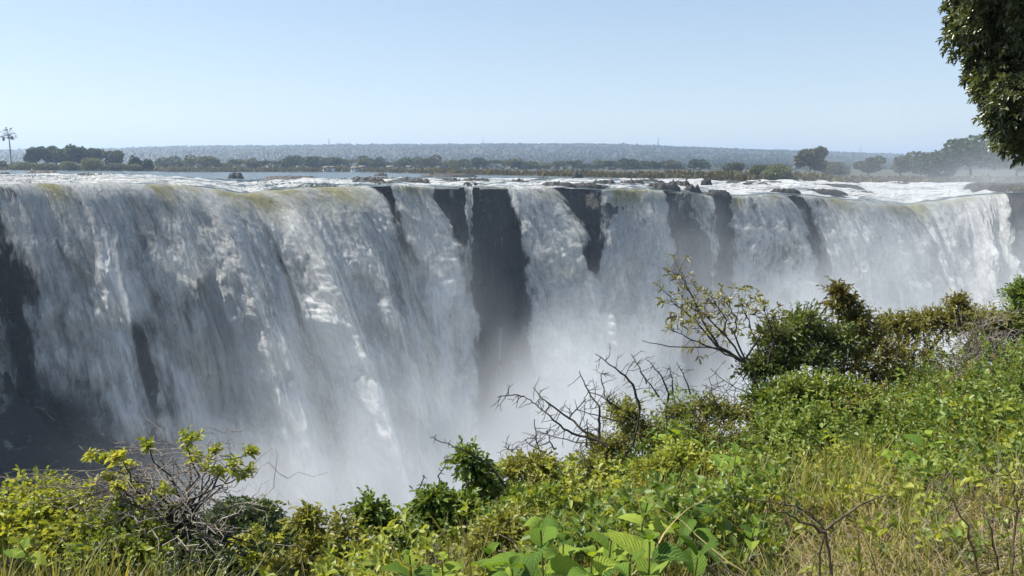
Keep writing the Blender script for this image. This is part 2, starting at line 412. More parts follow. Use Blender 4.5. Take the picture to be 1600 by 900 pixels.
def spray(name, label, loc, rz, lo, hi, res, ztop_expr, dens, seed):
    """a real cloud of spray: a voxel grid filled by a node formula (local axes: u along the falls, w towards the viewer, z up)"""
    m, nt, out = new_mat(name)
    v = N(nt, 'ShaderNodeVolumePrincipled'); v.inputs['Color'].default_value = (.93, .965, 1, 1)
    v.inputs['Density'].default_value = dens; v.inputs['Anisotropy'].default_value = .1
    L(nt, v.outputs[0], out.inputs['Volume'])
    g = bpy.data.node_groups.new(name, 'GeometryNodeTree')
    g.interface.new_socket('Geometry', in_out='OUTPUT', socket_type='NodeSocketGeometry')
    def nd(t, **k): return N(g, t, **k)
    vc = nd('GeometryNodeVolumeCube')
    vc.inputs['Min'].default_value = lo; vc.inputs['Max'].default_value = hi
    for a, r in zip('XYZ', res): vc.inputs['Resolution ' + a].default_value = r
    pos = nd('GeometryNodeInputPosition').outputs[0]
    sep = nd('ShaderNodeSeparateXYZ'); L(g, pos, sep.inputs[0])
    u, w, z = sep.outputs
    M = lambda op, a, b=None, c=None, clamp=False: math_(g, op, a, b, c, clamp)
    def ss(a, b, x):
        n = nd('ShaderNodeMapRange', interpolation_type='SMOOTHSTEP'); L(g, x, n.inputs[0])
        n.inputs[1].default_value = a; n.inputs[2].default_value = b; return n.outputs[0]
    def nz(sc, det, ro=.55, st=(1, 1, 1)):
        n = nd('ShaderNodeTexNoise'); n.noise_dimensions = '4D'; n.inputs['W'].default_value = seed
        mp = nd('ShaderNodeVectorMath', operation='MULTIPLY'); mp.inputs[1].default_value = st
        L(g, pos, mp.inputs[0]); L(g, mp.outputs[0], n.inputs['Vector'])
        n.inputs['Scale'].default_value = sc; n.inputs['Detail'].default_value = det; n.inputs['Roughness'].default_value = ro
        return n.outputs['Fac']
    L(g, ztop_expr(g, M, ss, nz, u, w, z), vc.inputs['Density'])
    sm = nd('GeometryNodeSetMaterial'); sm.inputs['Material'].default_value = m
    L(g, vc.outputs[0], sm.inputs[0]); o_ = nd('NodeGroupOutput'); L(g, sm.outputs[0], o_.inputs[0])
    me = bpy.data.meshes.new(name); me.from_pydata([(0, 0, 0), (.01, 0, 0), (0, .01, 0)], [], [(0, 1, 2)]); me.materials.append(m)
    o = bpy.data.objects.new(name, me); COL.objects.link(o); o.location = loc; o.rotation_euler.z = rz
    md = o.modifiers.new('spray', 'NODES'); md.node_group = g
    return tag(o, label, 'spray', kind='stuff')

A0 = un(-100, 289, 118); A1 = un(1600, 300, 280)
ang = math.atan2(A1[1] - A0[1], A1[0] - A0[0]); LEN = math.hypot(A1[0] - A0[0], A1[1] - A0[1])
def form(g, M, ss, nz, u, w, z):
    # top of the cloud climbs towards the right end
    top = M('ADD', M('MULTIPLY', ss(60, LEN * .95, u), 10.0), -41.0)
    n = M('SUBTRACT', nz(.028, 4, .55, (1, 1, .8)), .5)
    n2 = M('SUBTRACT', nz(.10, 5, .62, (1, 1, .55)), .5)
    f = M('SUBTRACT', M('ADD', M('ADD', top, M('MULTIPLY', n, 120.0)), M('MULTIPLY', n2, 78.0)), z)
    body = M('POWER', ss(-30, 62, f), 1.7)
    side = M('MULTIPLY', ss(-14, 4, w), M('SUBTRACT', 1.0, ss(40, 66, w)))
    ends = M('MULTIPLY', ss(8, 44, u), M('SUBTRACT', 1.0, ss(LEN * 1.05, LEN * 1.2, u)))
    return M('MULTIPLY', M('MULTIPLY', body, side), ends)
spray('spray_cloud', 'billowing white spray rising from the foot of the falls', (A0[0], A0[1], 0), ang, (0, -70, -112), (LEN * 1.2, 12, -8), (270, 54, 74),
      lambda g, M, ss, nz, u, w, z: form(g, M, ss, nz, u, M('MULTIPLY', w, -1.0), z), .08, 2.0)

def form2(g, M, ss, nz, u, w, z):
    n = M('SUBTRACT', nz(.02, 4, .55), .5)
    top = M('ADD', -2.0, M('MULTIPLY', n, 70.0))
    body = M('POWER', ss(-26, 26, M('SUBTRACT', top, z)), 1.4)
    side = M('MULTIPLY', ss(-50, -15, w), M('SUBTRACT', 1.0, ss(10, 40, w)))
    ends = M('MULTIPLY', ss(190, 285, u), M('SUBTRACT', 1.0, ss(330, 380, u)))
    return M('MULTIPLY', M('MULTIPLY', body, side), ends)
spray('drifting_spray', 'thin spray drifting up over the far right end of the falls', (A0[0], A0[1], 0), ang, (150, -50, -40), (380, 60, 24), (64, 30, 20),
      lambda g, M, ss, nz, u, w, z: form2(g, M, ss, nz, u, M('MULTIPLY', w, -1.0), z), .008, 5.0)
# ================================================================== far bank, island, trees and hills
def leaf_mat(name, c0, c1, c2, rough=.55, trans=.3, spec=.3, hue_noise=1.0):
    m, nt, out = new_mat(name)
    r = N(nt, 'ShaderNodeAttribute', attribute_name='rnd').outputs['Fac']
    col = ramp(nt, r, [(0.0, c0), (.5, c1), (1.0, c2)]).outputs[0]
    b = N(nt, 'ShaderNodeBsdfPrincipled'); L(nt, col, b.inputs['Base Color'])
    b.inputs['Roughness'].default_value = rough; b.inputs['Specular IOR Level'].default_value = spec
    t = N(nt, 'ShaderNodeBsdfTranslucent')
    L(nt, mixc(nt, 1.0, col, (1.5, 1.35, .5), 'MULTIPLY'), t.inputs[0])
    mx = N(nt, 'ShaderNodeMixShader'); mx.inputs[0].default_value = trans
    L(nt, b.outputs[0], mx.inputs[1]); L(nt, t.outputs[0], mx.inputs[2]); L(nt, mx.outputs[0], out.inputs[0])
    return m
def plain_mat(name, c0, c1, sc=1.0, rough=.85, b_=.5, bd=.05, det=5):
    m, nt, out = new_mat(name)
    tc = N(nt, 'ShaderNodeTexCoord').outputs['Object']
    n = noise_(nt, tc, sc, det, .6)
    b = N(nt, 'ShaderNodeBsdfPrincipled'); L(nt, ramp(nt, n, [(.3, c0), (.7, c1)]).outputs[0], b.inputs['Base Color'])
    b.inputs['Roughness'].default_value = rough
    L(nt, bump(nt, n, b_, bd), b.inputs['Normal']); L(nt, b.outputs[0], out.inputs[0]); return m
BARK = plain_mat('grey_bark', (.05, .042, .035), (.14, .12, .10), 3)
FAR_LEAF = [leaf_mat('far_dark_leaves', (.025, .045, .018), (.045, .072, .026), (.08, .11, .04)),
            leaf_mat('far_olive_leaves', (.06, .075, .025), (.10, .115, .04), (.16, .17, .06)),
            leaf_mat('far_grey_leaves', (.045, .056, .035), (.075, .085, .05), (.12, .12, .075))]
SCRUB = leaf_mat('dry_reeds', (.05, .05, .022), (.10, .09, .04), (.17, .14, .07))
PLAIN = plain_mat('dry_plain', (.03, .033, .02), (.06, .055, .033), .02)

RIDGE = np.array([(-600, 238), (0, 234), (50, 233.5), (190, 233), (250, 230.5), (400, 227.5), (560, 226.5), (760, 224.5), (900, 225.5), (1000, 227.5),
                  (1100, 230.5), (1200, 233.5), (1300, 237), (1400, 242), (1500, 247), (1700, 252), (2300, 254)], float)
def shore(px):
    return np.interp(px, SHORE[:, 0], SHORE[:, 1]), np.interp(px, SHORE[:, 0], SHORE[:, 2])
def land_point(px, D):
    """ground point beyond the far shore under a picture column"""
    px = np.asarray(px, float); D = np.asarray(D, float)
    sy, sd = shore(px)
    z0 = un(px, sy, sd)[..., 2]
    rz = un(px, np.interp(px, RIDGE[:, 0], RIDGE[:, 1]) + 2.2, 2900)[..., 2]
    zf = -4.5 + 0 * px
    a = sstep(0, 260, D - sd)
    z = (z0 + .9 * sstep(0, 10, D - sd)) * (1 - a) + zf * a
    b = sstep(900, 2900, D)
    z = z + (rz - zf) * b * a - sstep(3200, 8500, D) * (rz + 40)
    P = un(px, 300, D)
    P[..., 2] = z + .5 * sstep(2, 20, D - sd) * fbm(P[..., 0] / 30, P[..., 1] / 30, 2, 3) + 7 * sstep(1300, 2400, D) * fbm(P[..., 0] / 500, D / 300, 7, 3)
    return P
def land():
    pxs = np.linspace(-600, 2300, 420); nv = 170
    v = np.linspace(0, 1, nv)
    sy, sd = shore(pxs)
    D = sd[:, None] + (8800 - sd[:, None]) * v[None] ** 2.6
    P = land_point(pxs[:, None] + 0 * D, D)
    P[:, 0, 2] -= 1.5
    o = mesh('far_land', P.reshape(-1, 3), grid_faces(len(pxs), nv), PLAIN, None, True)
    tag(o, 'flat dry plain rising to a long low ridge', 'land', kind='structure')
land()

def blob_cloud(g, cen, rad, n, size, a=None, flat=.0, tris=2, r_=rng):
    """n small leaf clumps in an ellipsoid shell, as bent quads"""
    d = r_.normal(size=(n, 3)); d /= np.linalg.norm(d, axis=1)[:, None]
    rr = r_.uniform(.55, 1.05, n) ** .6
    P = np.asarray(cen) + d * rr[:, None] * np.asarray(rad)
    q = r_.normal(size=(n, 3)) ; q[:, 2] *= .7; q /= np.linalg.norm(q, axis=1)[:, None]
    p = np.cross(q, r_.normal(size=(n, 3))); p /= np.linalg.norm(p, axis=1)[:, None]
    s = size * r_.uniform(.5, 1.3, n)[:, None]
    nn = np.cross(q, p)
    V = np.stack([P - q * s - p * s * .5, P + q * s * .1 - p * s + nn * s * .3, P + q * s + p * s * .4, P - q * s * .2 + p * s * .9 - nn * s * .2], 1).reshape(-1, 3)
    base = np.arange(n)[:, None] * 4
    aa = r_.uniform(0, 1, n) if a is None else np.clip(a + r_.normal(0, .22, n), 0, 1)
    g.add(V, Q=base + np.arange(4)[None], a=np.repeat(aa, 4))

def far_tree(name, label, px, D, hpx, wpx, mat, kind='round', cat='tree', group=None, seed=0, dens=1.0):
    """a tree whose foot stands on the land under column px at distance D; height and width given in picture pixels at that distance"""
    r_ = np.random.default_rng(1000 + seed)
    foot = land_point(px, D); h = hpx / F * D; w = wpx / F * D
    root = empty(name, foot, r_.uniform(0, 6)); tag(root, label, cat, group)
    tr = Geo(); k = 5
    th = h * (.35 if kind == 'round' else .5)
    lean = r_.normal(0, .04, 2) * h
    top = np.array([lean[0], lean[1], th])
    tube(tr, [(0, 0, -.6), top * .5 + [0, 0, 0], top], [h * .035, h * .028, h * .02], 6)
    cr = Geo(); n = 7 if kind == 'round' else 8
    for i in range(n):
        a = r_.uniform(0, 6.28); q = r_.uniform(.1, .36) * w
        if kind == 'flat': c = np.array([q * math.cos(a) * 1.1, q * math.sin(a) * 1.1, h * r_.uniform(.66, .84)]); rd = (w * .22, w * .22, h * .12)
        elif kind == 'bush': c = np.array([q * math.cos(a), q * math.sin(a), h * r_.uniform(.25, .62)]); rd = (w * .26, w * .26, h * .32)
        else: c = np.array([q * math.cos(a), q * math.sin(a), h * r_.uniform(.36, .78)]); rd = (w * .21, w * .21, h * .22)
        tube(tr, [top * .75, top * .3 + c * .6, c], [h * .016, h * .012, h * .005], 4)
        blob_cloud(cr, c, rd, int(330 * dens), h * .034 + w * .006, a=r_.uniform(.2, .8), r_=r_)
    tr.build('trunk', BARK, root); cr.build('crown', mat, root)
    return root

def palm(px, D, hpx):
    foot = land_point(px, D); h = hpx / F * D
    root = empty('palm_tree', foot); tag(root, 'tall slim fan palm standing alone above the scrub of the island', 'palm tree')
    t = Geo(); z = np.linspace(0, h * .9, 10); bulge = 1 + .35 * np.exp(-((z / h - .55) / .15) ** 2)
    tube(t, np.stack([.25 * np.sin(z / h * 2), 0 * z, z - .5 * (z == 0)], -1), .32 * bulge * (1 - .35 * z / h), 8); t.build('trunk', BARK, root)
    c = Geo(); r_ = np.random.default_rng(5)
    for i in range(44):
        a = r_.uniform(0, 6.28); e = r_.uniform(-.8, 1.25); ln = r_.uniform(2.4, 4.0) * h / 22
        d = np.array([math.cos(a) * math.cos(e), math.sin(a) * math.cos(e), math.sin(e)])
        b = np.array([.2, 0, h * .9]); tip = b + d * ln
        tube(c, [b, tip], [.05, .03], 3, a=.3)
        side = np.cross(d, [0, 0, 1]); side /= np.linalg.norm(side)
        for f in np.linspace(-1.1, 1.1, 9):
            q = d * math.cos(f) + side * math.sin(f); q = q - np.array([0, 0, .35])
            e2 = tip + q * 1.7 * h / 22; wv = np.cross(q, [0, 0, 1]); wv = wv / (np.linalg.norm(wv) + 1e-6) * .2
            c.add([tip - wv, tip + wv, e2 + wv * .2, e2 - wv * .2], Q=[(0, 1, 2, 3)], a=r_.uniform(0, 1))
    c.build('crown', FAR_LEAF[0], root)
palm(22, 462, 57)

ISL = 'trees on the wooded island'
for i, (px, D, hp, wp, mi, kd, lb) in enumerate([
    (62, 470, 34, 44, 0, 'round', 'dark round tree next right of the palm on the island'),
    (92, 478, 37, 42, 0, 'round', 'dense tree with one twig standing out of its top on the island'),
    (122, 466, 44, 46, 0, 'round', 'tallest tree of the island with a thin spreading top'),
    (150, 480, 36, 46, 0, 'round', 'dark flat-topped tree right of the tallest island tree'),
    (180, 476, 30, 40, 2, 'round', 'greyish tree above the right half of the island'),
    (215, 455, 23, 20, 0, 'bush', 'small dark tree standing apart near the right tip of the island'),
    (233, 456, 19, 18, 0, 'bush', 'outermost small tree at the right tip of the island'),
    (-30, 468, 30, 50, 0, 'round', 'dark tree beyond the palm at the edge of the picture')]):
    far_tree('island_tree', lb, px, D, hp, wp, FAR_LEAF[mi], kd, group=ISL, seed=i)
for i, (px, D, hp, wp, mi, lb) in enumerate([
    (112, 442, 17, 28, 1, 'olive bush at the water below the tallest island tree'),
    (148, 441, 22, 34, 1, 'pale green rounded bush at the water in the middle of the island'),
    (4, 438, 14, 20, 0, 'dark bush at the water left of the palm'),
    (40, 440, 13, 40, 1, 'low yellowish bush at the water right of the palm'),
    (75, 441, 12, 36, 2, 'low grey bush at the water below the dark round tree'),
    (182, 443, 14, 32, 2, 'low brownish bush at the water right of the pale green bush'),
    (212, 446, 12, 30, 1, 'low olive bush at the water near the right tip of the island')]):
    far_tree('island_bush', lb, px, D, hp, wp, FAR_LEAF[mi], 'bush', 'bush', 'bushes along the shore of the island', seed=30 + i)

# the tree line of the far bank
r_ = np.random.default_rng(21)
px = 262.0; i = 0
while px < 1110:
    wp = r_.uniform(26, 50) ; hp = r_.uniform(16, 25) * (1.0 if px < 900 else .85)
    D = float(np.interp(px, [260, 560, 900, 1100], [600, 640, 620, 560])) + r_.uniform(-12, 26)
    side = ('shore of the far bank left of the antenna masts' if px < 900 else 'shore of the far bank below the antenna masts')
    far_tree('bank_tree', 'rounded blue-green tree in the row along the far bank of the river', px, D, hp, wp,
             FAR_LEAF[int(r_.choice([0, 0, 2, 1]))], 'round' if r_.random() < .8 else 'flat', group='row of trees along the far bank', seed=60 + i, dens=.8)
    px += wp * r_.uniform(.42, .75); i += 1
# the hazy trees on the right
for i, (px, D, hp, wp, mi, kd, lb) in enumerate([
    (1212, 306, 31, 62, 1, 'bush', 'sunlit olive bush standing at the water on the right'),
    (1188, 312, 24, 34, 1, 'bush', 'smaller bush leaning on the sunlit olive bush'),
    (1262, 400, 44, 56, 2, 'round', 'open-crowned hazy tree behind the olive bush'),
    (1355, 430, 31, 52, 0, 'round', 'hazy rounded tree between the open-crowned tree and the great tree'),
    (1300, 440, 22, 50, 2, 'bush', 'faint low tree left of the hazy rounded tree'),
    (1405, 440, 33, 56, 2, 'round', 'hazy tree leaning against the great spreading tree'),
    (1450, 430, 44, 80, 0, 'bush', 'left shoulder tree of the great hazy wood on the right'),
    (1515, 425, 66, 124, 0, 'round', 'great spreading tree half hidden in spray on the right'),
    (1585, 430, 58, 96, 2, 'round', 'faint tall tree in the spray at the right edge'),
    (1650, 420, 60, 90, 0, 'round', 'tall tree in the spray beyond the right edge'),
    (1140, 420, 22, 40, 2, 'bush', 'low grey tree behind the reeds left of the olive bush')]):
    far_tree('hazy_tree' if i > 1 else 'shore_bush', lb, px, D, hp, wp, FAR_LEAF[mi], kd, 'tree' if i > 1 else 'bush', seed=120 + i, dens=1.3)

def scrub():
    """reeds and low scrub that nobody could count along the far shore"""
    r_ = np.random.default_rng(9); g = Geo()
    n = 15000
    px = r_.uniform(-120, 1700, n); sy, sd = shore(px)
    D = sd + 1 + r_.exponential(14, n)
    P = land_point(px, D)
    patch = fbm(px / 30, D / 20, 1, 3)
    h = r_.uniform(.7, 2.0, n) * (1 + .9 * patch) * D / 400
    h *= 1 + .7 * sstep(950, 1150, px) * (1 - sstep(1260, 1330, px))
    w = h * r_.uniform(.25, .7, n)
    a = r_.uniform(0, 3.14, n); d = np.stack([np.cos(a), np.sin(a), 0 * a], -1)
    up = np.array([0, 0, 1.0]) + r_.normal(0, .35, (n, 3)) * [1, 1, 0]
    V = np.stack([P - d * w[:, None] * .5 - [0, 0, .3], P + d * w[:, None] * .5 - [0, 0, .3], P + d * w[:, None] * .6 + up * h[:, None], P - d * w[:, None] * .4 + up * h[:, None] * .8], 1)
    g.add(V.reshape(-1, 3), Q=np.arange(n)[:, None] * 4 + np.arange(4), a=np.repeat(np.clip(.5 + .5 * patch + r_.normal(0, .25, n), 0, 1), 4))
    tag(g.build('reeds', SCRUB), 'dry reeds and low scrub along the far shore', 'reeds', kind='stuff')
scrub()
def woods():
    """the far-off woodland between the bank and the ridge"""
    r_ = np.random.default_rng(10); n = 42000
    px = r_.uniform(-420, 2100, n)
    D = np.where(r_.random(n) < .45, r_.uniform(700, 1500, n), r_.uniform(1400, 3100, n))
    D = np.maximum(D, shore(px)[1] + 40)
    P = land_point(px, D)
    s = r_.uniform(2.0, 4.6, n) * (1 + .5 * fbm(px / 40, D / 200, 3, 2)) * np.where(r_.random(n) < .04, 1.5, 1)
    # a lumpy crown of 8 corners and 12 quads-ish faces: use a jittered octahedral dome
    base = np.array([(1, 0, .2), (.7, .7, .3), (0, 1, .2), (-.7, .7, .3), (-1, 0, .2), (-.7, -.7, .3), (0, -1, .2), (.7, -.7, .3),
                     (.6, 0, .85), (0, .6, .8), (-.6, 0, .9), (0, -.6, .8), (0, 0, 1.15)], float)
    T = [(0, 1, 8), (1, 2, 9), (1, 9, 8), (2, 3, 9), (3, 4, 10), (3, 10, 9), (4, 5, 10), (5, 6, 11), (5, 11, 10), (6, 7, 11), (7, 0, 8), (7, 8, 11),
         (8, 9, 12), (9, 10, 12), (10, 11, 12), (11, 8, 12)]
    V = P[:, None] + base[None] * s[:, None, None] * [1, 1, .95] * (1 + r_.normal(0, .12, (n, 13, 1)))
    T = (np.arange(n)[:, None, None] * 13 + np.array(T)[None]).reshape(-1, 3)
    m = leaf_mat('woodland_canopy', (.007, .013, .007), (.011, .018, .009), (.018, .024, .013), trans=.05)
    o = mesh('woods', V.reshape(-1, 3), None, m, None, True, {'rnd': np.repeat(np.clip(.45 + .4 * fbm(px / 60, D / 160, 5, 3) + r_.normal(0, .12, n), 0, 1), 13)}, T)
    tag(o, 'far-off dry woodland covering the plain and the ridge', 'woods', kind='stuff')
woods()

STEEL = plain_mat('dull_steel', (.10, .10, .11), (.18, .18, .19), 2, .6)
def mast(px, D, y_top, label, tank=False, seed=0):
    foot = land_point(px, D); z1 = float(un(px, y_top, D)[2]); h = z1 - foot[2]; w = h * .045 + 1.2
    root = empty('antenna_mast' if not tank else 'water_tower', foot); tag(root, label, 'mast' if not tank else 'water tower', 'masts on the far ridge')
    g = Geo()
    for sx, sy in ((-1, -1), (1, -1), (1, 1), (-1, 1)): tube(g, [(sx * w, sy * w, -1), (sx * w * .35, sy * w * .35, h * (.96 if not tank else .75))], [.38, .26], 4)
    n = 9
    for i in range(n):
        z = h * i / n * (1 if not tank else .76); q = w * (1 - .65 * i / n); z2 = h * (i + 1) / n * (1 if not tank else .76); q2 = w * (1 - .65 * (i + 1) / n)
        for (a, b), (c, d) in (((-1, -1), (1, -1)), ((1, -1), (1, 1)), ((1, 1), (-1, 1)), ((-1, 1), (-1, -1))):
            tube(g, [(a * q, b * q, z), (c * q2, d * q2, z2)], [.16, .16], 3)
    g.build('lattice', STEEL, root)
    t = Geo()
    if tank:
        tube(t, [(0, 0, h * .72), (0, 0, h * .74), (0, 0, h * .98), (0, 0, h)], [w * .3, w * 1.1, w * 1.1, w * .3], 14); t.build('tank', STEEL, root)
    else:
        tube(t, [(0, 0, h * .93), (0, 0, h * 1.06)], [.3, .15], 4); t.build('antenna', STEEL, root)
mast(517, 2850, 216, 'faint lattice mast on the ridge left of the middle')
mast(755, 2850, 214, 'faint lattice mast on the ridge at the middle')
mast(1026, 2850, 215, 'faint lattice mast on the ridge above the water tower')
mast(992, 1900, 226, 'left one of the twin lattice masts on the wooded slope')
mast(998, 1900, 226, 'right one of the twin lattice masts on the wooded slope')
mast(1340, 2850, 230, 'fainter lattice mast on the ridge at the right')
mast(1019, 1800, 229, 'dark water tower on legs standing out of the woodland', tank=True)

WHITE = plain_mat('white_paint', (.72, .72, .70), (.80, .80, .78), 1, .5)
DARKROOF = plain_mat('thatch', (.10, .08, .06), (.18, .15, .11), 2)
WIN = plain_mat('window_glass', (.02, .025, .03), (.03, .035, .04), 1, .1)
def lodge(px, D, w, label, d=5.0):
    foot = land_point(px, D)
    root = empty('lodge_building', foot); tag(root, label, 'building', 'small white buildings among the far trees')
    g = Geo(); hh = 2.2; x, y = w / 2, d / 2
    g.add([(-x, -y, -.5), (x, -y, -.5), (x, y, -.5), (-x, y, -.5), (-x, -y, hh), (x, -y, hh), (x, y, hh), (-x, y, hh)], Q=[(0, 1, 5, 4), (1, 2, 6, 5), (2, 3, 7, 6), (3, 0, 4, 7)])
    g.build('wall', WHITE, root)
    g = Geo(); x += .5; y += .5
    g.add([(-x, -y, hh), (x, -y, hh), (x, y, hh), (-x, y, hh), (-x * .8, 0, hh + 1.7), (x * .8, 0, hh + 1.7)], Q=[(0, 1, 5, 4), (2, 3, 4, 5), (0, 3, 2, 1)], T=[(1, 2, 5), (3, 0, 4)])
    g.build('roof', WHITE if w > 8 else DARKROOF, root)
    for k in range(int(w // 3)):
        g = Geo(); cx = -w / 2 + 1.5 + k * 3; yy = -d / 2 - .02
        g.add([(cx - .5, yy, .8), (cx + .5, yy, .8), (cx + .5, yy, 2), (cx - .5, yy, 2)], Q=[(0, 1, 2, 3)]); g.build('window', WIN, root)
for px, D, w, lb in ((512, 596, 5, 'leftmost small white building among the far trees'), (520, 597, 5, 'tiny white building beside the leftmost one'),
        (556, 598, 6, 'long white building left of the middle of the far bank'), (567, 599, 5, 'tiny white building right of the long white one'),
        (611, 596, 6, 'low white building with brown surroundings on the far bank'), (640, 590, 3.5, 'tiny pale building near the reeds on the far bank')):
    lodge(px, D - 6, w, lb)

# ---- rocks in the river and at the lip
def river_z(px, f):
    ly, ld_ = lip(px); sy, sd = shore(px)
    A = un(px, ly, ld_); B = un(px, sy, sd + 12); P = A * (1 - f) + B * f; e = 1 - (1 - f) ** 2.4
    P[..., 2] = A[..., 2] * (1 - e) + B[..., 2] * e
    return P
LEDGE = None
def ledge_mat():
    m, nt, out = new_mat('ledge_rock'); tc = N(nt, 'ShaderNodeTexCoord').outputs['Object']
    n = noise_(nt, tc, .5, 6, .65); n2 = noise_(nt, tc, 2.5, 5, .6)
    b = N(nt, 'ShaderNodeBsdfPrincipled'); L(nt, ramp(nt, n, [(.35, (.010, .010, .010)), (.55, (.024, .021, .016)), (.72, (.065, .056, .028))]).outputs[0], b.inputs['Base Color'])
    b.inputs['Roughness'].default_value = .6; L(nt, bump(nt, n2, 1, .3), b.inputs['Normal']); L(nt, b.outputs[0], out.inputs[0]); return m
LEDGE = ledge_mat()
def rock(px, back, wpx, h, label, depth=None, seed=0, name='river_rock', rz=None):
    h = h * 1.5 + .3
    """a low layered rock standing in the water, wpx wide in picture pixels, BACK metres behind the lip"""
    ly, ld_ = lip(px); sd = shore(px)[1] + 12; f = back / (sd - ld_)
    C = river_z(np.float64(px), f); w = wpx / F * C[1]; depth = depth or max(1.5, w * .35)
    nu, nv = 56, 18
    th = np.linspace(0, 2 * np.pi, nu); r = np.linspace(0, 1, nv)
    TH, R = np.meshgrid(th, r, indexing='ij')
    cx, cy_ = np.cos(TH), np.sin(TH)
    wob = 1 + .32 * fbm(cx * 2.0 + seed * 5, cy_ * 2.0, seed, 4)
    X = cx * R * w / 2 * wob; Y = cy_ * R * depth / 2 * wob
    Z = h * (1 - R ** 5) * (.74 + .6 * fbm(X / (w * .08 + .5) + seed, Y / .9, seed, 5)) - 1.0 * R ** 6
    Z = np.round(Z / (h * .3)) * h * .3 * .5 + Z * .5
    o = mesh(name, np.stack([X, Y, Z], -1).reshape(-1, 3), grid_faces(nu, nv), LEDGE, None, False)
    o.location = [float(c) for c in C]; tag(o, label, 'rock', 'rocks standing in the rapids')
    return o
RK = [ # px, metres behind the lip, width px, height
 (8, 60, 24, .8, 'small dark rock in the rapids at the left edge'), (70, 62, 74, 1.1, 'long dark rock ledge in the rapids below the palm'), (85, 78, 26, .6, 'small flat rock behind the long dark ledge'),
 (140, 42, 56, .9, 'brown mossy rock ledge right of the long dark one'), (175, 100, 22, .5, 'tiny rock in calm water off the island'), (368, 150, 28, 1.5, 'single rock with low bushes in the blue water'),
 (455, 90, 110, 1.0, 'long low rock bar above the broad heavy cascade'), (595, 200, 24, .8, 'thin rock in the blue water left of the middle'), (700, 150, 100, .9, 'long flat rock bar before the reeds of the middle'),
 (575, 38, 60, 1.0, 'dark rock where the slanting cleft begins'), (598, 12, 62, .5, 'flat dark rock at the head of the slanting cleft'), (640, 26, 80, .9, 'rock ledge above the narrow cascade'),
 (600, 60, 46, .8, 'jagged little rock behind the head of the cleft'), (560, 55, 30, .8, 'small rock left of the jagged one'),
 (705, 42, 44, .9, 'knobbly rock above the left part of the bare face'), (745, 45, 60, .9, 'knobbly rock above the right part of the bare face'), (733, 16, 30, .5, 'flat rock at the lip above the trickle'),
 (812, 30, 38, .9, 'dark rock in the white water above the fan cascade'), (845, 80, 40, .6, 'thin rock in the calmer water behind the fan cascade'), (902, 118, 18, 2.0, 'rounded green-topped rock near the reeds'),
 (870, 12, 60, .7, 'dark slab at the lip right of the fan cascade'), (915, 10, 60, .8, 'brown slab at the lip left of the square cascade'), (945, 22, 50, 1.3, 'brown ledge with trickles above the square cascade'),
 (985, 22, 52, 1.2, 'brown ledge right behind the square cascade'), (1010, 44, 60, .9, 'dark ledge near the shore reeds behind the square cascade'), (1035, 7, 56, 1.3, 'mossy slab above the rounded dark rock'),
 (1060, 20, 50, 1.4, 'layered rock with the dead branch'), (1082, 6, 30, 1.3, 'dark boulder at the head of the lacy veils'), (1104, 38, 18, 2.0, 'upright dark boulder in the white rapids'),
 (1120, 2, 48, 1.2, 'rounded mossy rock overhanging the gorge'), (1180, 42, 120, .8, 'long low ledge under the olive bush'), (1290, 40, 120, .7, 'long low mossy ledge right of the olive bush'),
 (1225, 8, 50, .7, 'rock at the head of the narrow black notch'), (1280, 14, 80, .6, 'brown slab in the white water behind the grooved cascade'), (1345, 20, 46, .5, 'half drowned slab above the grooved cascade'),
 (1330, 62, 50, .8, 'small ledge in the white water near the hazy trees'), (1405, 70, 40, .8, 'dark rocks in the white water left of the foaming end')]
for i, (px, bk, wp, h, lb) in enumerate(RK): rock(px, bk, wp, h, lb, seed=i)
# the dark headland that closes the falls on the right
def headland():
    c = un(1650, 330, 262); nu, nv = 90, 80
    th = np.linspace(0, 2 * np.pi, nu); v = np.linspace(0, 1, nv); TH, Vv = np.meshgrid(th, v, indexing='ij')
    zt = float(un(1600, 290, 250)[2]); z = zt - (1 - Vv) ** 0 * 0 - sstep(.3, 1, Vv) * 0
    R = np.where(Vv < .3, Vv / .3, 1 + (Vv - .3) * .35)
    X = np.cos(TH) * R * 25; Y = np.sin(TH) * R * 34
    nz = fbm(np.cos(TH) * 3, np.sin(TH) * 3, Vv * 3, 5)
    Z = zt + .8 * fbm(X / 6, Y / 6, 3, 4) * (Vv < .3) - np.clip(Vv - .28, 0, 1) * 150
    k = 1 + .12 * nz * (Vv > .2); X *= k; Y *= k
    o = mesh('headland', np.stack([X + c[0], Y + c[1], Z], -1).reshape(-1, 3), grid_faces(nu, nv), ROCK, None, True)
    tag(o, 'dark rocky headland closing the falls on the right', 'cliff', kind='structure')
headland()
def snag():
    C = river_z(np.float64(1071), 14 / 90.0); C = C + [0, 0, 1.0]
    g = Geo(); s = C[1] / F
    tube(g, [(-3 * s, 0, -1.0), (-1 * s, 0, 5 * s), (1.5 * s, 0, 10 * s), (3 * s, 0, 17 * s)], [2 * s, 1.7 * s, 1.3 * s, .6 * s], 6)
    tube(g, [(1 * s, 0, 9 * s), (-1 * s, .2, 13 * s)], [s, .3 * s], 5)
    o = g.build('driftwood', BARK); o.location = [float(c) for c in C]; tag(o, 'dark dead branch sticking up out of the river rocks', 'branch')
snag()
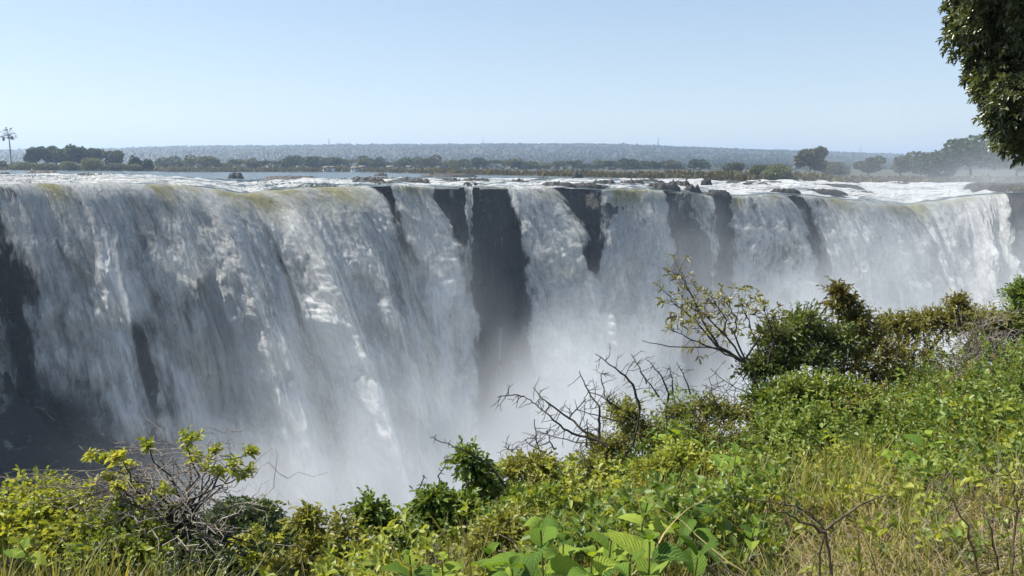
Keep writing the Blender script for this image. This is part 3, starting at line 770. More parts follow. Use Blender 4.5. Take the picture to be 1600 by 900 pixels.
# ================================================================== the near bank and everything growing on it
EDGE = np.array([(-1500, 900, 4.6), (-200, 885, 4.6), (0, 885, 4.6), (200, 905, 4.3), (300, 965, 4.0), (450, 965, 4.0), (560, 925, 4.6), (700, 865, 5.5), (850, 815, 6.2),
                 (1000, 775, 7.0), (1180, 735, 8.0), (1300, 705, 9.0), (1450, 645, 10.0), (1600, 605, 11.0), (1900, 565, 12.0), (3500, 600, 10)], float)
_e = un(EDGE[:, 0], EDGE[:, 1], EDGE[:, 2]); E_TH = np.arctan2(_e[:, 0], _e[:, 1]); E_R = np.hypot(_e[:, 0], _e[:, 1]); E_Z = _e[:, 2]
def gz(x, y):
    """height of the near bank"""
    x = np.asarray(x, float); y = np.asarray(y, float)
    th = np.arctan2(x, y); r = np.hypot(x, y)
    re = np.interp(th, E_TH, E_R); ze = np.interp(th, E_TH, E_Z)
    front = sstep(2.0, 1.3, np.abs(th))
    ze = ze * front + -1.7 * (1 - front); re = re * front + 60 * (1 - front)
    t = np.clip((r - 1.2) / (re - 1.2), 0, 1)
    z = -1.7 + (ze + 1.7) * t ** 1.3 + .05 * fbm(x * 1.3, y * 1.3, 2, 3)
    o = np.clip(r - re, 0, None)
    z = z - np.where(o < 22, 1.05 * o + .02 * o * o, 32.8 + (o - 22) * 3.2)
    z = z + np.where(o > 1, 1.0, 0) * np.clip(o, 0, 8) * .25 * fbm(x / 5, y / 5, 5, 4)
    return np.maximum(z, -112 + 2.0 * fbm(x / 14, y / 14, 7, 4))
def G(px, D):
    x = (px - 800) / F * D; return np.array([x, D, float(gz(x, D))])
def ground():
    m = plain_mat('bank_soil', (.030, .024, .015), (.085, .065, .038), 4, .95, .8, .05)
    nt_, n = 300, 240
    th = np.linspace(-math.pi, math.pi, nt_); r = np.concatenate([np.linspace(.02, 14, 150), np.geomspace(14.2, 175, 90)])
    TH, R = np.meshgrid(th, r, indexing='ij'); X = R * np.sin(TH); Y = R * np.cos(TH)
    # the bank turns into the gorge; behind the viewer it stays level
    o = mesh('ground', np.stack([X, Y, gz(X, Y)], -1).reshape(-1, 3), grid_faces(nt_, n)[:, ::-1], m, None, True)
    tag(o, 'sloping soil of the near bank falling away into the gorge', 'ground', kind='structure')
ground()

def unit(v): return v / (np.linalg.norm(v, axis=-1, keepdims=True) + 1e-9)
def leaves(g, B, d, up, Lg, Wd, a, fold=.25, droop=.25):
    """oval leaves folded along the rib; all arguments are arrays over the leaves"""
    n = len(B); d = unit(d); s = unit(np.cross(d, up)); nn = np.cross(s, d)
    Lg = np.broadcast_to(Lg, (n,))[:, None]; Wd = np.broadcast_to(Wd, (n,))[:, None]
    f = fold * Wd
    pt = lambda l, w, q: B + d * Lg * l + s * Wd * w + nn * (q * f) - np.array([0, 0, 1.0]) * (droop * Lg * l * l)
    V = np.stack([pt(0, 0, 0), pt(.28, -.42, 1), pt(.68, -.36, 1), pt(1, 0, 0), pt(.68, .36, 1), pt(.28, .42, 1)], 1).reshape(-1, 3)
    b = np.arange(n)[:, None] * 6
    Q = np.concatenate([b + np.array([0, 5, 4, 3]), b + np.array([0, 3, 2, 1])])
    g.add(V, Q=Q, a=np.repeat(np.broadcast_to(a, (n,)), 6))
def shoots(gl, gs, P, D, ls, m, Lg, Wd, a, r_, stem=.0022, spread=1.0, tipfac=.6, nn_up=.75):
    """P start points, D directions, LS stem length, M leaves each; leaf tone A per shoot"""
    n = len(P); D = unit(D)
    ls = ls * r_.uniform(.6, 1.3, n)
    ref = unit(r_.normal(size=(n, 3))); e1 = unit(np.cross(D, ref)); e2 = np.cross(D, e1)
    k = np.arange(m); t = (.25 + .75 * (k + .5) / m)
    ang = k * 2.4 + r_.uniform(0, 6.28, n)[:, None]
    C = P[:, None] + D[:, None] * (ls[:, None] * t)[..., None] - np.array([0, 0, .12]) * (ls[:, None] * t * t)[..., None]
    rad = e1[:, None] * np.cos(ang)[..., None] + e2[:, None] * np.sin(ang)[..., None]
    tilt = (.95 - .6 * t)[None, :, None] * spread
    d = D[:, None] * (1.1 - tilt * .8) + rad * tilt + r_.normal(0, .15, (n, m, 3))
    up = np.array([0, 0, nn_up]) + r_.normal(0, .45, (n, m, 3)) + D[:, None] * .4
    sz = (1 - (1 - tipfac) * t)[None] * r_.uniform(.7, 1.2, (n, m)) * r_.uniform(.65, 1.35, (n, 1))
    aa = np.clip(np.asarray(a).reshape(-1, 1) + r_.normal(0, .16, (n, m)), 0, 1)
    leaves(gl, C.reshape(-1, 3), d.reshape(-1, 3), up.reshape(-1, 3), (Lg * sz).ravel(), (Wd * sz).ravel(), aa.ravel())
    if gs is not None:
        E = P + D * ls[:, None]; w = unit(np.cross(D, r_.normal(size=(n, 3)))) * stem
        w2 = np.cross(D, w)
        V = np.stack([P + w, P - w * .5 + w2, P - w * .5 - w2, E], 1).reshape(-1, 3); b = np.arange(n)[:, None, None] * 4
        gs.add(V, T=(b + np.array([(0, 1, 3), (1, 2, 3), (2, 0, 3)])[None]).reshape(-1, 3), a=.5)
def wiggle(a, b, n, amp, r_):
    t = np.linspace(0, 1, n)[:, None]; a = np.asarray(a, float); b = np.asarray(b, float); l = np.linalg.norm(b - a)
    w = np.cumsum(r_.normal(0, 1, (n, 3)), 0); w -= w[0] + (w[-1] - w[0]) * t
    return a + (b - a) * t + w * amp * l / max(1, n ** .5) * 1.2

MATS = {
 'yellow': leaf_mat('yellow_green_leaves', (.16, .20, .03), (.28, .33, .06), (.42, .42, .10), .45, .42, .35),
 'green':  leaf_mat('mid_green_leaves', (.07, .12, .022), (.15, .22, .045), (.28, .33, .08), .42, .38, .4),
 'dark':   leaf_mat('deep_green_leaves', (.035, .06, .018), (.08, .12, .03), (.18, .22, .055), .4, .32, .45),
 'olive':  leaf_mat('olive_leaves', (.11, .12, .03), (.20, .22, .055), (.33, .33, .09), .45, .38, .35),
 'brown':  leaf_mat('bronze_leaves', (.10, .065, .026), (.16, .15, .04), (.23, .25, .07), .38, .34, .5),
 'tree':   leaf_mat('glossy_tree_leaves', (.038, .058, .024), (.075, .098, .042), (.15, .175, .085), .30, .32, .7),
 'straw':  leaf_mat('straw', (.20, .15, .07), (.34, .27, .13), (.48, .40, .21), .6, .25, .2),
}
TWIG_DARK = plain_mat('dark_twigs', (.018, .014, .012), (.05, .04, .03), 20)
TWIG_GREY = plain_mat('grey_dry_twigs', (.16, .13, .11), (.34, .30, .26), 20)
TWIG_BROWN = plain_mat('brown_stems', (.05, .035, .02), (.12, .09, .05), 20)

def shrub(name, label, base, clumps, mat, n=160, leaf=.075, m=8, ls=.22, wr=.55, tone=.5, seed=0, twig=None, cat='shrub', group=None, upb=.8, spread=1.0, branch_r=.012, outer=.55):
    """base = (px, D) of the foot; clumps = (px, py, D, radius px) of the leafy masses"""
    r_ = np.random.default_rng(500 + seed); twig = twig or TWIG_BROWN
    B = G(*base); root = empty(name, B); tag(root, label, cat, group)
    gl, gb = Geo(), Geo(); gs = gb
    for (px, py, D, rp) in clumps:
        c = un(px, py, D); R = rp / F * D
        mid = (B * .5 + c * .5); mid[:2] = B[:2] * .65 + c[:2] * .35
        tube(gb, wiggle(B - [0, 0, .05], mid, 5, .05, r_), np.linspace(branch_r * 1.3, branch_r, 5), 5)
        tube(gb, wiggle(mid, c, 5, .08, r_), np.linspace(branch_r, branch_r * .5, 5), 5)
        d = unit(r_.normal(size=(n, 3)) * [1, 1, .9] + [0, 0, .25])
        lump = 1 + .35 * perlin(d[:, 0] * 2.2 + seed, d[:, 1] * 2.2, d[:, 2] * 2.2)
        rr = (r_.uniform(outer ** 3, 1, n) ** (1 / 3)) * lump
        P = c + d * (rr * R)[:, None] * [1, .9, .8] - d * ls * .6
        dirs = d + np.array([0, 0, upb]) + r_.normal(0, .35, (n, 3))
        a = tone + .22 * perlin(P[:, 0] * 3, P[:, 1] * 3, P[:, 2] * 3) + r_.normal(0, .10, n)
        shoots(gl, gs, P, dirs, ls, m, leaf, leaf * wr, a, r_, spread=spread)
        for q in P[::max(1, n // 14)]: tube(gb, wiggle(c, q, 4, .12, r_), [branch_r * .45, branch_r * .35, branch_r * .28, .002], 4)
    gl.build('foliage', mat, root, origin=B); gb.build('branches', twig, root, origin=B)
    return root

# ---- weeds and shrubs of the left corner
LG = 'leafy shrubs and weeds on the near bank'
shrub('leafy_weed', 'yellow-green leafy weed in the bottom left corner', (-20, 4.3), [(-30, 815, 4.2, 75), (40, 835, 4.0, 65), (60, 790, 4.3, 42)], MATS['yellow'], 130, .062, 7, .2, .62, .5, 1, group=LG)
shrub('leafy_weed', 'yellow-green leafy weed left of the grey twiggy bush', (100, 4.0), [(110, 815, 4.1, 60), (95, 862, 3.9, 60), (150, 850, 3.9, 55)], MATS['yellow'], 130, .062, 7, .2, .62, .45, 2, group=LG)
shrub('leafy_weed', 'leafy weed under the grey twiggy bush', (215, 3.9), [(195, 830, 3.9, 50), (225, 872, 3.7, 55), (165, 880, 3.7, 50)], MATS['green'], 110, .06, 7, .2, .6, .75, 3, group=LG)
def twiggy():
    r_ = np.random.default_rng(41); D0 = 3.9; B = G(278, D0)
    root = empty('twiggy_bush', B); tag(root, 'half dry bush of tangled grey twigs with yellow-green leaf tufts at its tips', 'bush', LG)
    gb, gd, gl = Geo(), Geo(), Geo(); gs = gd
    T = [(150, 716, .8), (166, 722, .5), (190, 716, .7), (234, 704, .8), (293, 694, 1.6), (300, 716, 1.0), (338, 709, .6), (384, 712, .7), (362, 730, 1.0), (380, 742, .9), (322, 738, 1.2), (345, 742, .8),
         (206, 738, 1.0), (192, 766, 1.2), (215, 768, 1.0), (150, 770, .9), (250, 772, 1.2), (172, 752, .8), (232, 792, 1.2), (270, 800, .8), (122, 780, .8), (395, 835, .9), (370, 850, 1.0), (385, 868, .8), (425, 842, .4)]
    hub = un(280, 800, D0)
    tube(gd, wiggle(B - [0, 0, .1], hub, 7, .06, r_), np.linspace(.022, .014, 7), 6)
    for (px, py, s) in T:
        D = D0 + r_.uniform(-.35, .35); e = un(px, py, D)
        a = un(278 + r_.uniform(-22, 22), r_.uniform(790, 850), D0 + r_.uniform(-.1, .1))
        tube(gd, wiggle(hub if py < 780 else a, a, 3, .02, r_), .008, 4)
        tube(gd, wiggle(a, e, 9, .10, r_), np.linspace(.008, .0028, 9), 5)
        nsh = int(5 + 6 * s)
        P = e + r_.normal(0, .014 * s, (nsh, 3)); dd = unit(e - a) + r_.normal(0, .7, (nsh, 3)) + [0, 0, .5]
        shoots(gl, gs, P, dd, .035 + .02 * s, 5, .052, .027, .62 + r_.normal(0, .12), r_, spread=1.2)
    for k in range(230):
        a = un(r_.normal(270, 60), r_.normal(790, 38), D0 + r_.normal(0, .2)); ln = r_.uniform(.08, .42)
        dr = unit(r_.normal(size=3) * [1.3, .8, .7]); q = wiggle(a, a + dr * ln, 9, .22, r_)
        tube(gb, q, np.linspace(.0036, .0013, 9), 3, a=.5)
    for k in range(26):
        py = r_.uniform(730, 790); a = un(r_.uniform(190, 260), py + r_.uniform(-10, 20), D0); e = un(r_.uniform(-30, 140), py + r_.uniform(-15, 25), D0 + r_.uniform(-.3, .3))
        tube(gb, wiggle(a, e, 11, .08, r_), np.linspace(.0034, .0012, 11), 3)
    for k in range(10):
        py = r_.uniform(698, 712); a = un(180, py, D0); e = un(318 + r_.uniform(-30, 80), py + r_.uniform(-4, 6), D0)
        if k < 3: tube(gb, wiggle(a, e, 9, .03, r_), .0014, 3)
    gd.build('branches', TWIG_DARK, root, origin=B); gb.build('dry_twigs', TWIG_GREY, root, origin=B); gl.build('foliage', MATS['yellow'], root, origin=B)
twiggy()

def gorge_tree():
    r_ = np.random.default_rng(43); D = 25.0; x = (395 - 800) / F * D; B = np.array([x, D, float(gz(x, D))])
    root = empty('gorge_tree', B); tag(root, 'dark round-crowned tree growing far down on the gorge wall below the grey twigs', 'tree')
    gt, gc = Geo(), Geo(); top = un(385, 870, D)
    tube(gt, wiggle(B - [0, 0, .5], top, 7, .05, r_), np.linspace(.3, .12, 7), 7)
    for (px, py, rp, a) in ((330, 850, 55, .3), (365, 822, 45, .35), (405, 822, 42, .5), (432, 850, 34, .55), (395, 870, 60, .3), (320, 900, 60, .3), (440, 895, 45, .4), (380, 930, 80, .3), (300, 960, 70, .3)):
        c = un(px, py, D + r_.uniform(-.8, .8)); tube(gt, wiggle(top, c, 5, .08, r_), np.linspace(.09, .03, 5), 5)
        n = 2400; R = rp / F * D; d = unit(r_.normal(size=(n, 3)) + [0, 0, .2]); k = 1 + .3 * perlin(d[:, 0] * 3 + px, d[:, 1] * 3, d[:, 2] * 3)
        leaves(gc, c + d * (R * k * r_.uniform(.6, 1.02, n))[:, None], r_.normal(size=(n, 3)) + d, np.array([0, 0, 1.0]) + r_.normal(0, .5, (n, 3)), .19, .11, np.clip(a + r_.normal(0, .2, n), 0, 1))
    gt.build('trunk', TWIG_DARK, root, origin=B); gc.build('crown', MATS['dark'], root, origin=B)
gorge_tree()

# ---- middle of the bank
shrub('leafy_shrub', 'small leafy shrub with bare dark tips right of the gorge tree', (500, 4.2), [(490, 868, 4.1, 42), (530, 850, 4.3, 40), (560, 880, 4.2, 45), (478, 825, 4.2, 14), (497, 905, 4, 50), (440, 905, 3.9, 40)], MATS['olive'], 75, .062, 7, .17, .5, .55, 5, group=LG)
shrub('leafy_shrub', 'leafy shrub with a pointed sprout standing against the white spray', (590, 4.6), [(590, 830, 4.6, 36), (575, 808, 4.6, 16), (625, 845, 4.6, 42), (600, 880, 4.4, 52), (650, 880, 4.5, 50)], MATS['green'], 90, .062, 7, .17, .5, .5, 6, group=LG)
shrub('leafy_shrub', 'blue-green broad-leaved shrub below the curly dead twig', (690, 5.2), [(675, 790, 5.1, 26), (700, 810, 5.1, 34), (725, 800, 5.2, 30), (690, 850, 5.0, 52), (735, 840, 5.1, 44)], MATS['green'], 85, .075, 7, .16, .55, .35, 7, group=LG)
shrub('leafy_shrub', 'shrub with a leaning leafy top left of the dead black branches', (740, 5.6), [(728, 722, 5.5, 20), (745, 745, 5.5, 24), (760, 775, 5.5, 36), (790, 800, 5.4, 48)], MATS['green'], 85, .07, 7, .17, .5, .55, 8, group=LG, twig=TWIG_DARK)
shrub('leafy_shrub', 'olive shrub just under the dead black branches', (850, 6.0), [(800, 745, 6.0, 34), (835, 735, 6.1, 36), (870, 760, 6.0, 46), (830, 790, 5.7, 50), (905, 775, 6.0, 50)], MATS['olive'], 120, .06, 7, .18, .5, .6, 9, group=LG, twig=TWIG_DARK)
shrub('leafy_shrub', 'yellowish small-leaved shrub right of the dead black branches', (985, 6.8), [(975, 655, 6.8, 36), (1000, 690, 6.8, 46), (950, 710, 6.5, 34), (1035, 700, 6.7, 44), (930, 740, 6.2, 44), (985, 750, 6.3, 48)], MATS['olive'], 150, .055, 7, .2, .45, .55, 10, group=LG, twig=TWIG_DARK)
shrub('leafy_shrub', 'brownish open shrub between the yellowish shrub and the big dark green bush', (1100, 7.2), [(1060, 655, 7.2, 38), (1105, 645, 7.3, 34), (1145, 655, 7.2, 36), (1090, 700, 7.0, 46), (1150, 705, 6.9, 50)], MATS['olive'], 120, .055, 7, .2, .45, .35, 11, group=LG, twig=TWIG_DARK)

def branches_traced(name, label, base, polys, D0, mat, r0, r1, seed, side=26, sl=.16, cat='branch'):
    r_ = np.random.default_rng(seed); B = G(*base); g = Geo(); g2 = g; hub = un(polys[0][0][0], polys[0][0][1], D0); starts = [hub]
    for i, pl in enumerate(polys):
        D = D0 + r_.uniform(-.25, .25); pts = [un(x, y, D + k * r_.uniform(-.06, .06)) for k, (x, y) in enumerate(pl)]
        pts = np.array(pts)
        if i and min(np.linalg.norm(pts[0] - s_) for s_ in starts) > .3: tube(g, wiggle(hub * .4 + B * .6, pts[0], 6, .06, r_), np.linspace(r0 * .8, r0 * .5, 6), 4)
        starts += list(pts)
        q = np.concatenate([np.linspace(pts[k], pts[k + 1], 4, endpoint=False) for k in range(len(pts) - 1)] + [pts[-1:]])
        q[1:-1] += r_.normal(0, .004, (len(q) - 2, 3)); ww = r0 if i < 4 else r0 * .5
        tube(g, q, np.linspace(ww, r1, len(q)), 5)
        for k in range(max(2, int(len(q) * side / 26))):
            j = r_.integers(1, len(q) - 1); dr = unit(q[min(j + 1, len(q) - 1)] - q[j - 1]); sd = unit(np.cross(dr, [0, 1, .0]) * r_.choice([-1, 1]) + dr * r_.uniform(-.6, .4) + r_.normal(0, .2, 3))
            e = q[j] + sd * sl * r_.uniform(.25, 1.0); w = wiggle(q[j], e, 5, .08, r_); tube(g2, w, np.linspace(r1 * 1.2, r1 * .5, 5), 3)
            if r_.random() < .5: tube(g2, wiggle(w[3], w[3] + unit(sd + r_.normal(0, .7, 3)) * sl * .4, 4, .06, r_), [r1 * .8, r1 * .7, r1 * .6, r1 * .4], 3)
    st = un(polys[0][0][0], polys[0][0][1], D0); tube(g, wiggle(B - [0, 0, .05], st, 6, .05, r_), np.linspace(r0 * 1.6, r0 * 1.1, 6), 6)
    o = g.build(name, mat, origin=B); o.location = [float(c) for c in B]; tag(o, label, cat, 'bare branches on the near bank'); return o
branches_traced('dead_branches', 'dead black branches fanning out against the white spray', (960, 6.4), [
    [(950, 699), (936, 689), (894, 677), (880, 669), (859, 650), (837, 631), (819, 619)], [(936, 687), (911, 673), (891, 655), (859, 631), (844, 619), (833, 605)],
    [(936, 687), (936, 662), (937, 637), (919, 611), (905, 580)], [(1000, 640), (990, 600), (962, 575), (930, 553)], [(888, 655), (916, 623)], [(953, 632), (944, 614), (940, 585), (946, 583)],
    [(1010, 600), (1000, 575), (986, 553)], [(842, 703), (837, 681), (835, 655)], [(866, 702), (858, 685), (853, 673)], [(930, 692), (900, 692), (839, 676)], [(819, 619), (800, 617), (777, 621)],
    [(917, 700), (917, 672), (918, 655)], [(975, 660), (930, 648), (898, 640)], [(970, 640), (940, 620), (918, 610)], [(815, 712), (800, 705), (787, 698)], [(850, 706), (830, 696), (820, 686)]], 6.4, TWIG_DARK, .014, .0035, 71)
branches_traced('dry_twigs', 'short upright dark twigs between the yellowish shrub and the bronze-leaved bush', (1060, 7.3), [
    [(1045, 615), (1035, 590), (1020, 572), (1009, 559)], [(1051, 612), (1049, 590), (1045, 570)], [(1079, 616), (1070, 590), (1057, 566)], [(1030, 620), (1015, 600), (1002, 585)],
    [(1181, 623), (1140, 600), (1110, 576)], [(1181, 620), (1165, 598), (1151, 578)], [(1125, 640), (1112, 612), (1108, 590)], [(1155, 640), (1170, 600), (1180, 585)], [(1100, 640), (1130, 618), (1150, 596)], [(1085, 645), (1110, 610), (1135, 600)]], 7.3, TWIG_DARK, .010, .003, 72)
branches_traced('dry_twigs', 'curly dead twig standing up left of the leaning leafy shrub', (715, 5.3), [
    [(725, 785), (705, 770), (690, 762), (684, 745), (697, 725), (700, 712)], [(663, 790), (658, 775), (655, 762), (662, 745), (661, 742)], [(790, 760), (765, 725), (715, 700), (690, 690), (672, 683)],
    [(745, 760), (730, 750), (720, 735), (724, 722)], [(496, 850), (494, 815), (502, 790)], [(648, 815), (642, 802)]], 5.3, TWIG_DARK, .007, .0028, 73, side=20, sl=.05)

# ---- the bushes on the right
def bronze():
    r_ = np.random.default_rng(51); D0 = 8.0; B = G(1230, 8.1); root = empty('bronze_bush', B)
    tag(root, 'open bush with bronze and olive leaves leaning out over the gorge', 'bush', LG); gb, gl = Geo(), Geo(); gs = gb
    limbs = [[(1190, 620), (1165, 566), (1125, 545), (1098, 500), (1078, 455), (1060, 428)], [(1165, 566), (1130, 520), (1100, 490), (1075, 478)], [(1165, 566), (1150, 530), (1150, 495), (1130, 465)],
             [(1190, 590), (1185, 545), (1170, 500), (1160, 480)], [(1162, 566), (1125, 548), (1080, 530), (1050, 515)], [(1162, 566), (1125, 545), (1045, 542), (1003, 532)], [(1200, 570), (1210, 530), (1200, 500), (1195, 485)],
             [(1150, 560), (1110, 530), (1085, 500), (1050, 470)], [(1130, 520), (1135, 500), (1115, 470)], [(1165, 560), (1190, 520), (1215, 500)]]
    for i, pl in enumerate(limbs):
        D = D0 + r_.uniform(-.4, .4); pts = np.array([un(x, y, D) for x, y in pl]); q = np.concatenate([np.linspace(pts[k], pts[k + 1], 4, endpoint=False) for k in range(len(pts) - 1)] + [pts[-1:]])
        q[1:-1] += r_.normal(0, .006, (len(q) - 2, 3)); tube(gb, q, np.linspace(.022 if i == 0 else .012, .004, len(q)), 5)
        if i == 5: continue
        for j in range(len(q) // 3, len(q)):
            nsh = (1 if j % 2 else 2) if j < len(q) - 2 else 4
            P = q[j] + r_.normal(0, .05, (nsh, 3)); dd = r_.normal(0, .8, (nsh, 3)) + unit(q[j] - q[j - 1]) * .6 + [0, 0, .5]
            for p_, d_ in zip(P, dd): tube(gb, wiggle(q[j], p_ + d_ * .06, 4, .1, r_), [.004, .0035, .003, .002], 3)
            shoots(gl, gs, P + dd * .06, dd, .09, 5, .085, .032, r_.uniform(.2, .9), r_, spread=1.1)
    tube(gb, wiggle(B - [0, 0, .1], un(1190, 620, D0), 5, .05, r_), np.linspace(.035, .024, 5), 6)
    gb.build('branches', TWIG_DARK, root, origin=B); gl.build('foliage', MATS['brown'], root, origin=B)
bronze()
RG = 'bushes crowding the right side of the bank'
shrub('green_bush', 'dark dense bush right against the bronze-leaved one', (1250, 8.6), [(1215, 535, 8.5, 42), (1255, 515, 8.6, 44), (1210, 575, 8.3, 40), (1260, 570, 8.4, 52), (1300, 540, 8.7, 46), (1180, 585, 8.2, 20)], MATS['dark'], 190, .075, 7, .24, .5, .6, 20, group=RG, branch_r=.02)
shrub('green_bush', 'bush with a tall leafy vine tip rising above the others', (1330, 9.0), [(1308, 462, 9.0, 12), (1318, 480, 9.0, 18), (1330, 505, 9.0, 30), (1350, 530, 9.0, 40), (1375, 560, 8.8, 48), (1320, 580, 8.6, 50)], MATS['brown'], 120, .08, 7, .22, .42, .55, 21, group=RG, branch_r=.018)
shrub('green_bush', 'brown-green bush between the vine tip and the right edge', (1440, 9.6), [(1400, 515, 9.5, 34), (1440, 510, 9.6, 32), (1480, 505, 9.6, 34), (1497, 480, 9.6, 11), (1425, 560, 9.3, 52), (1380, 600, 8.8, 44)], MATS['brown'], 150, .08, 7, .22, .42, .7, 22, group=RG, branch_r=.018)
shrub('green_bush', 'light green rounded bush near the right edge', (1530, 10.0), [(1520, 510, 10, 40), (1560, 515, 10, 42), (1540, 560, 9.7, 50)], MATS['olive'], 190, .075, 7, .22, .5, .65, 23, group=RG, branch_r=.018)
shrub('green_bush', 'tall bush cut by the right edge of the picture', (1620, 10.0), [(1600, 465, 10, 26), (1625, 480, 10, 46), (1590, 520, 9.9, 44), (1640, 560, 9.8, 60), (1595, 590, 9.4, 50)], MATS['green'], 190, .08, 7, .24, .5, .4, 24, group=RG, branch_r=.02)
shrub('green_bush', 'bright green bush in the middle of the right-hand thicket', (1260, 7.4), [(1200, 635, 7.4, 40), (1245, 620, 7.5, 46), (1300, 625, 7.5, 48), (1220, 675, 7.1, 50), (1285, 675, 7.1, 54), (1345, 640, 7.4, 46), (1345, 690, 7.0, 48)], MATS['green'], 170, .072, 7, .22, .62, .7, 25, group=RG)
shrub('green_bush', 'dense bush of small leaves right of the bright green one', (1440, 8.2), [(1400, 640, 8.2, 46), (1450, 610, 8.5, 50), (1500, 640, 8.2, 54), (1420, 690, 7.6, 50), (1480, 690, 7.6, 54)], MATS['green'], 190, .062, 7, .22, .5, .45, 26, group=RG)
shrub('green_bush', 'low yellowish bush in front of the right edge thicket', (1570, 8.2), [(1560, 620, 8.6, 50), (1610, 640, 8.4, 56), (1550, 680, 7.9, 54), (1610, 700, 7.7, 56)], MATS['yellow'], 170, .06, 7, .22, .5, .25, 27, group=RG)
shrub('green_bush', 'low olive bush below the brownish open shrub', (1080, 6.2), [(1020, 780, 5.9, 44), (1075, 750, 6.3, 46), (1130, 750, 6.4, 46), (1100, 790, 5.8, 50), (960, 800, 5.6, 44)], MATS['olive'], 120, .06, 7, .2, .5, .7, 28, group=RG)
for i, (px, py, D, rp, mt, lf, tn, lb) in enumerate([
    (1235, 775, 5.0, 48, 'dark', .07, .7, 'dark leafy clump in the grass below the bright green bush'), (1360, 755, 5.6, 46, 'yellow', .065, .4, 'pale yellow-green clump below the small-leaved bush'),
    (1560, 775, 4.9, 50, 'green', .07, .6, 'green clump in the dry grass near the right edge'), (1460, 750, 5.4, 40, 'olive', .06, .5, 'olive clump between the pair-leaved plant and the dry grass'),
    (905, 815, 4.7, 46, 'green', .075, .6, 'round green clump above the large broad-leaved plant'), (800, 840, 4.2, 46, 'olive', .065, .65, 'olive clump left above the large broad-leaved plant'),
    (1130, 835, 3.9, 44, 'green', .07, .75, 'fresh green clump right above the ribbed plant'), (1620, 730, 6.0, 50, 'dark', .065, .7, 'dark clump at the right edge below the yellowish bush'),
    (1060, 725, 5.4, 40, 'yellow', .065, .5, 'yellow-green clump left of the light green broad plant'), (1300, 830, 4.0, 36, 'olive', .06, .6, 'small olive clump behind the forked bare twig')]):
    shrub('leafy_clump', lb, (px, D), [(px, py, D, rp), (px - rp * .9, py + rp * .5, D - .15, rp * .7), (px + rp * .9, py + rp * .45, D - .1, rp * .75)], MATS[mt], 95, lf, 7, .18, .55, tn, 200 + i, group='leafy clumps in the grass', branch_r=.007)
def dry_vines():
    r_ = np.random.default_rng(61); B = G(1510, 9.0); root = empty('dry_vines', B); tag(root, 'tangle of pale dry vines hanging over the right-hand bushes', 'vine', LG); g = Geo()
    for k in range(330):
        t = r_.random(); px = 1555 - 75 * t + r_.normal(0, 20); py = 500 + 150 * t + r_.normal(0, 16); a = un(px, py, 8.95 - .9 * t + r_.uniform(-.2, .1)); dr = unit(r_.normal(size=3) * [1, .4, .9])
        tube(g, wiggle(a, a + dr * r_.uniform(.12, .5), 8, .2, r_), np.linspace(.004, .0018, 8), 3)
    g.build('twigs', TWIG_GREY, root, origin=B)
dry_vines()

# ---- broad-leaved plants close to the viewer
def broad_mat():
    m, nt, out = new_mat('broad_soft_leaves')
    r = N(nt, 'ShaderNodeAttribute', attribute_name='rnd').outputs['Fac']; uv = N(nt, 'ShaderNodeAttribute', attribute_name='luv').outputs['Vector']
    sp = N(nt, 'ShaderNodeSeparateXYZ'); L(nt, uv, sp.inputs[0])
    ph = math_(nt, 'SUBTRACT', math_(nt, 'MULTIPLY', sp.outputs[0], 9.0), math_(nt, 'MULTIPLY', math_(nt, 'ABSOLUTE', sp.outputs[1]), 3.6))
    vein = math_(nt, 'ABSOLUTE', math_(nt, 'SUBTRACT', math_(nt, 'FRACT', ph), .5))        # 0 at a vein
    rib = math_(nt, 'ABSOLUTE', sp.outputs[1])
    v = math_(nt, 'MINIMUM', math_(nt, 'MULTIPLY', vein, 2.0), math_(nt, 'MULTIPLY', rib, 9.0))
    v = math_(nt, 'MINIMUM', v, .5)
    tc = N(nt, 'ShaderNodeTexCoord').outputs['Object']; n = noise_(nt, tc, 60, 3)
    col = ramp(nt, r, [(0, (.045, .10, .016)), (.5, (.12, .21, .026)), (1, (.30, .38, .05))]).outputs[0]
    col = mixc(nt, ramp(nt, v, [(.05, (1,) * 3), (.22, (0,) * 3)]).outputs[0], col, (.22, .31, .08))
    b = N(nt, 'ShaderNodeBsdfPrincipled'); L(nt, col, b.inputs['Base Color']); b.inputs['Roughness'].default_value = .65; b.inputs['Specular IOR Level'].default_value = .12
    L(nt, bump(nt, math_(nt, 'ADD', v, math_(nt, 'MULTIPLY', n, .3)), .8, .004), b.inputs['Normal'])
    t = N(nt, 'ShaderNodeBsdfTranslucent'); L(nt, mixc(nt, 1.0, col, (1.6, 1.5, .5), 'MULTIPLY'), t.inputs[0])
    mx = N(nt, 'ShaderNodeMixShader'); mx.inputs[0].default_value = .35; L(nt, b.outputs[0], mx.inputs[1]); L(nt, t.outputs[0], mx.inputs[2]); L(nt, mx.outputs[0], out.inputs[0]); return m
BROAD = broad_mat()
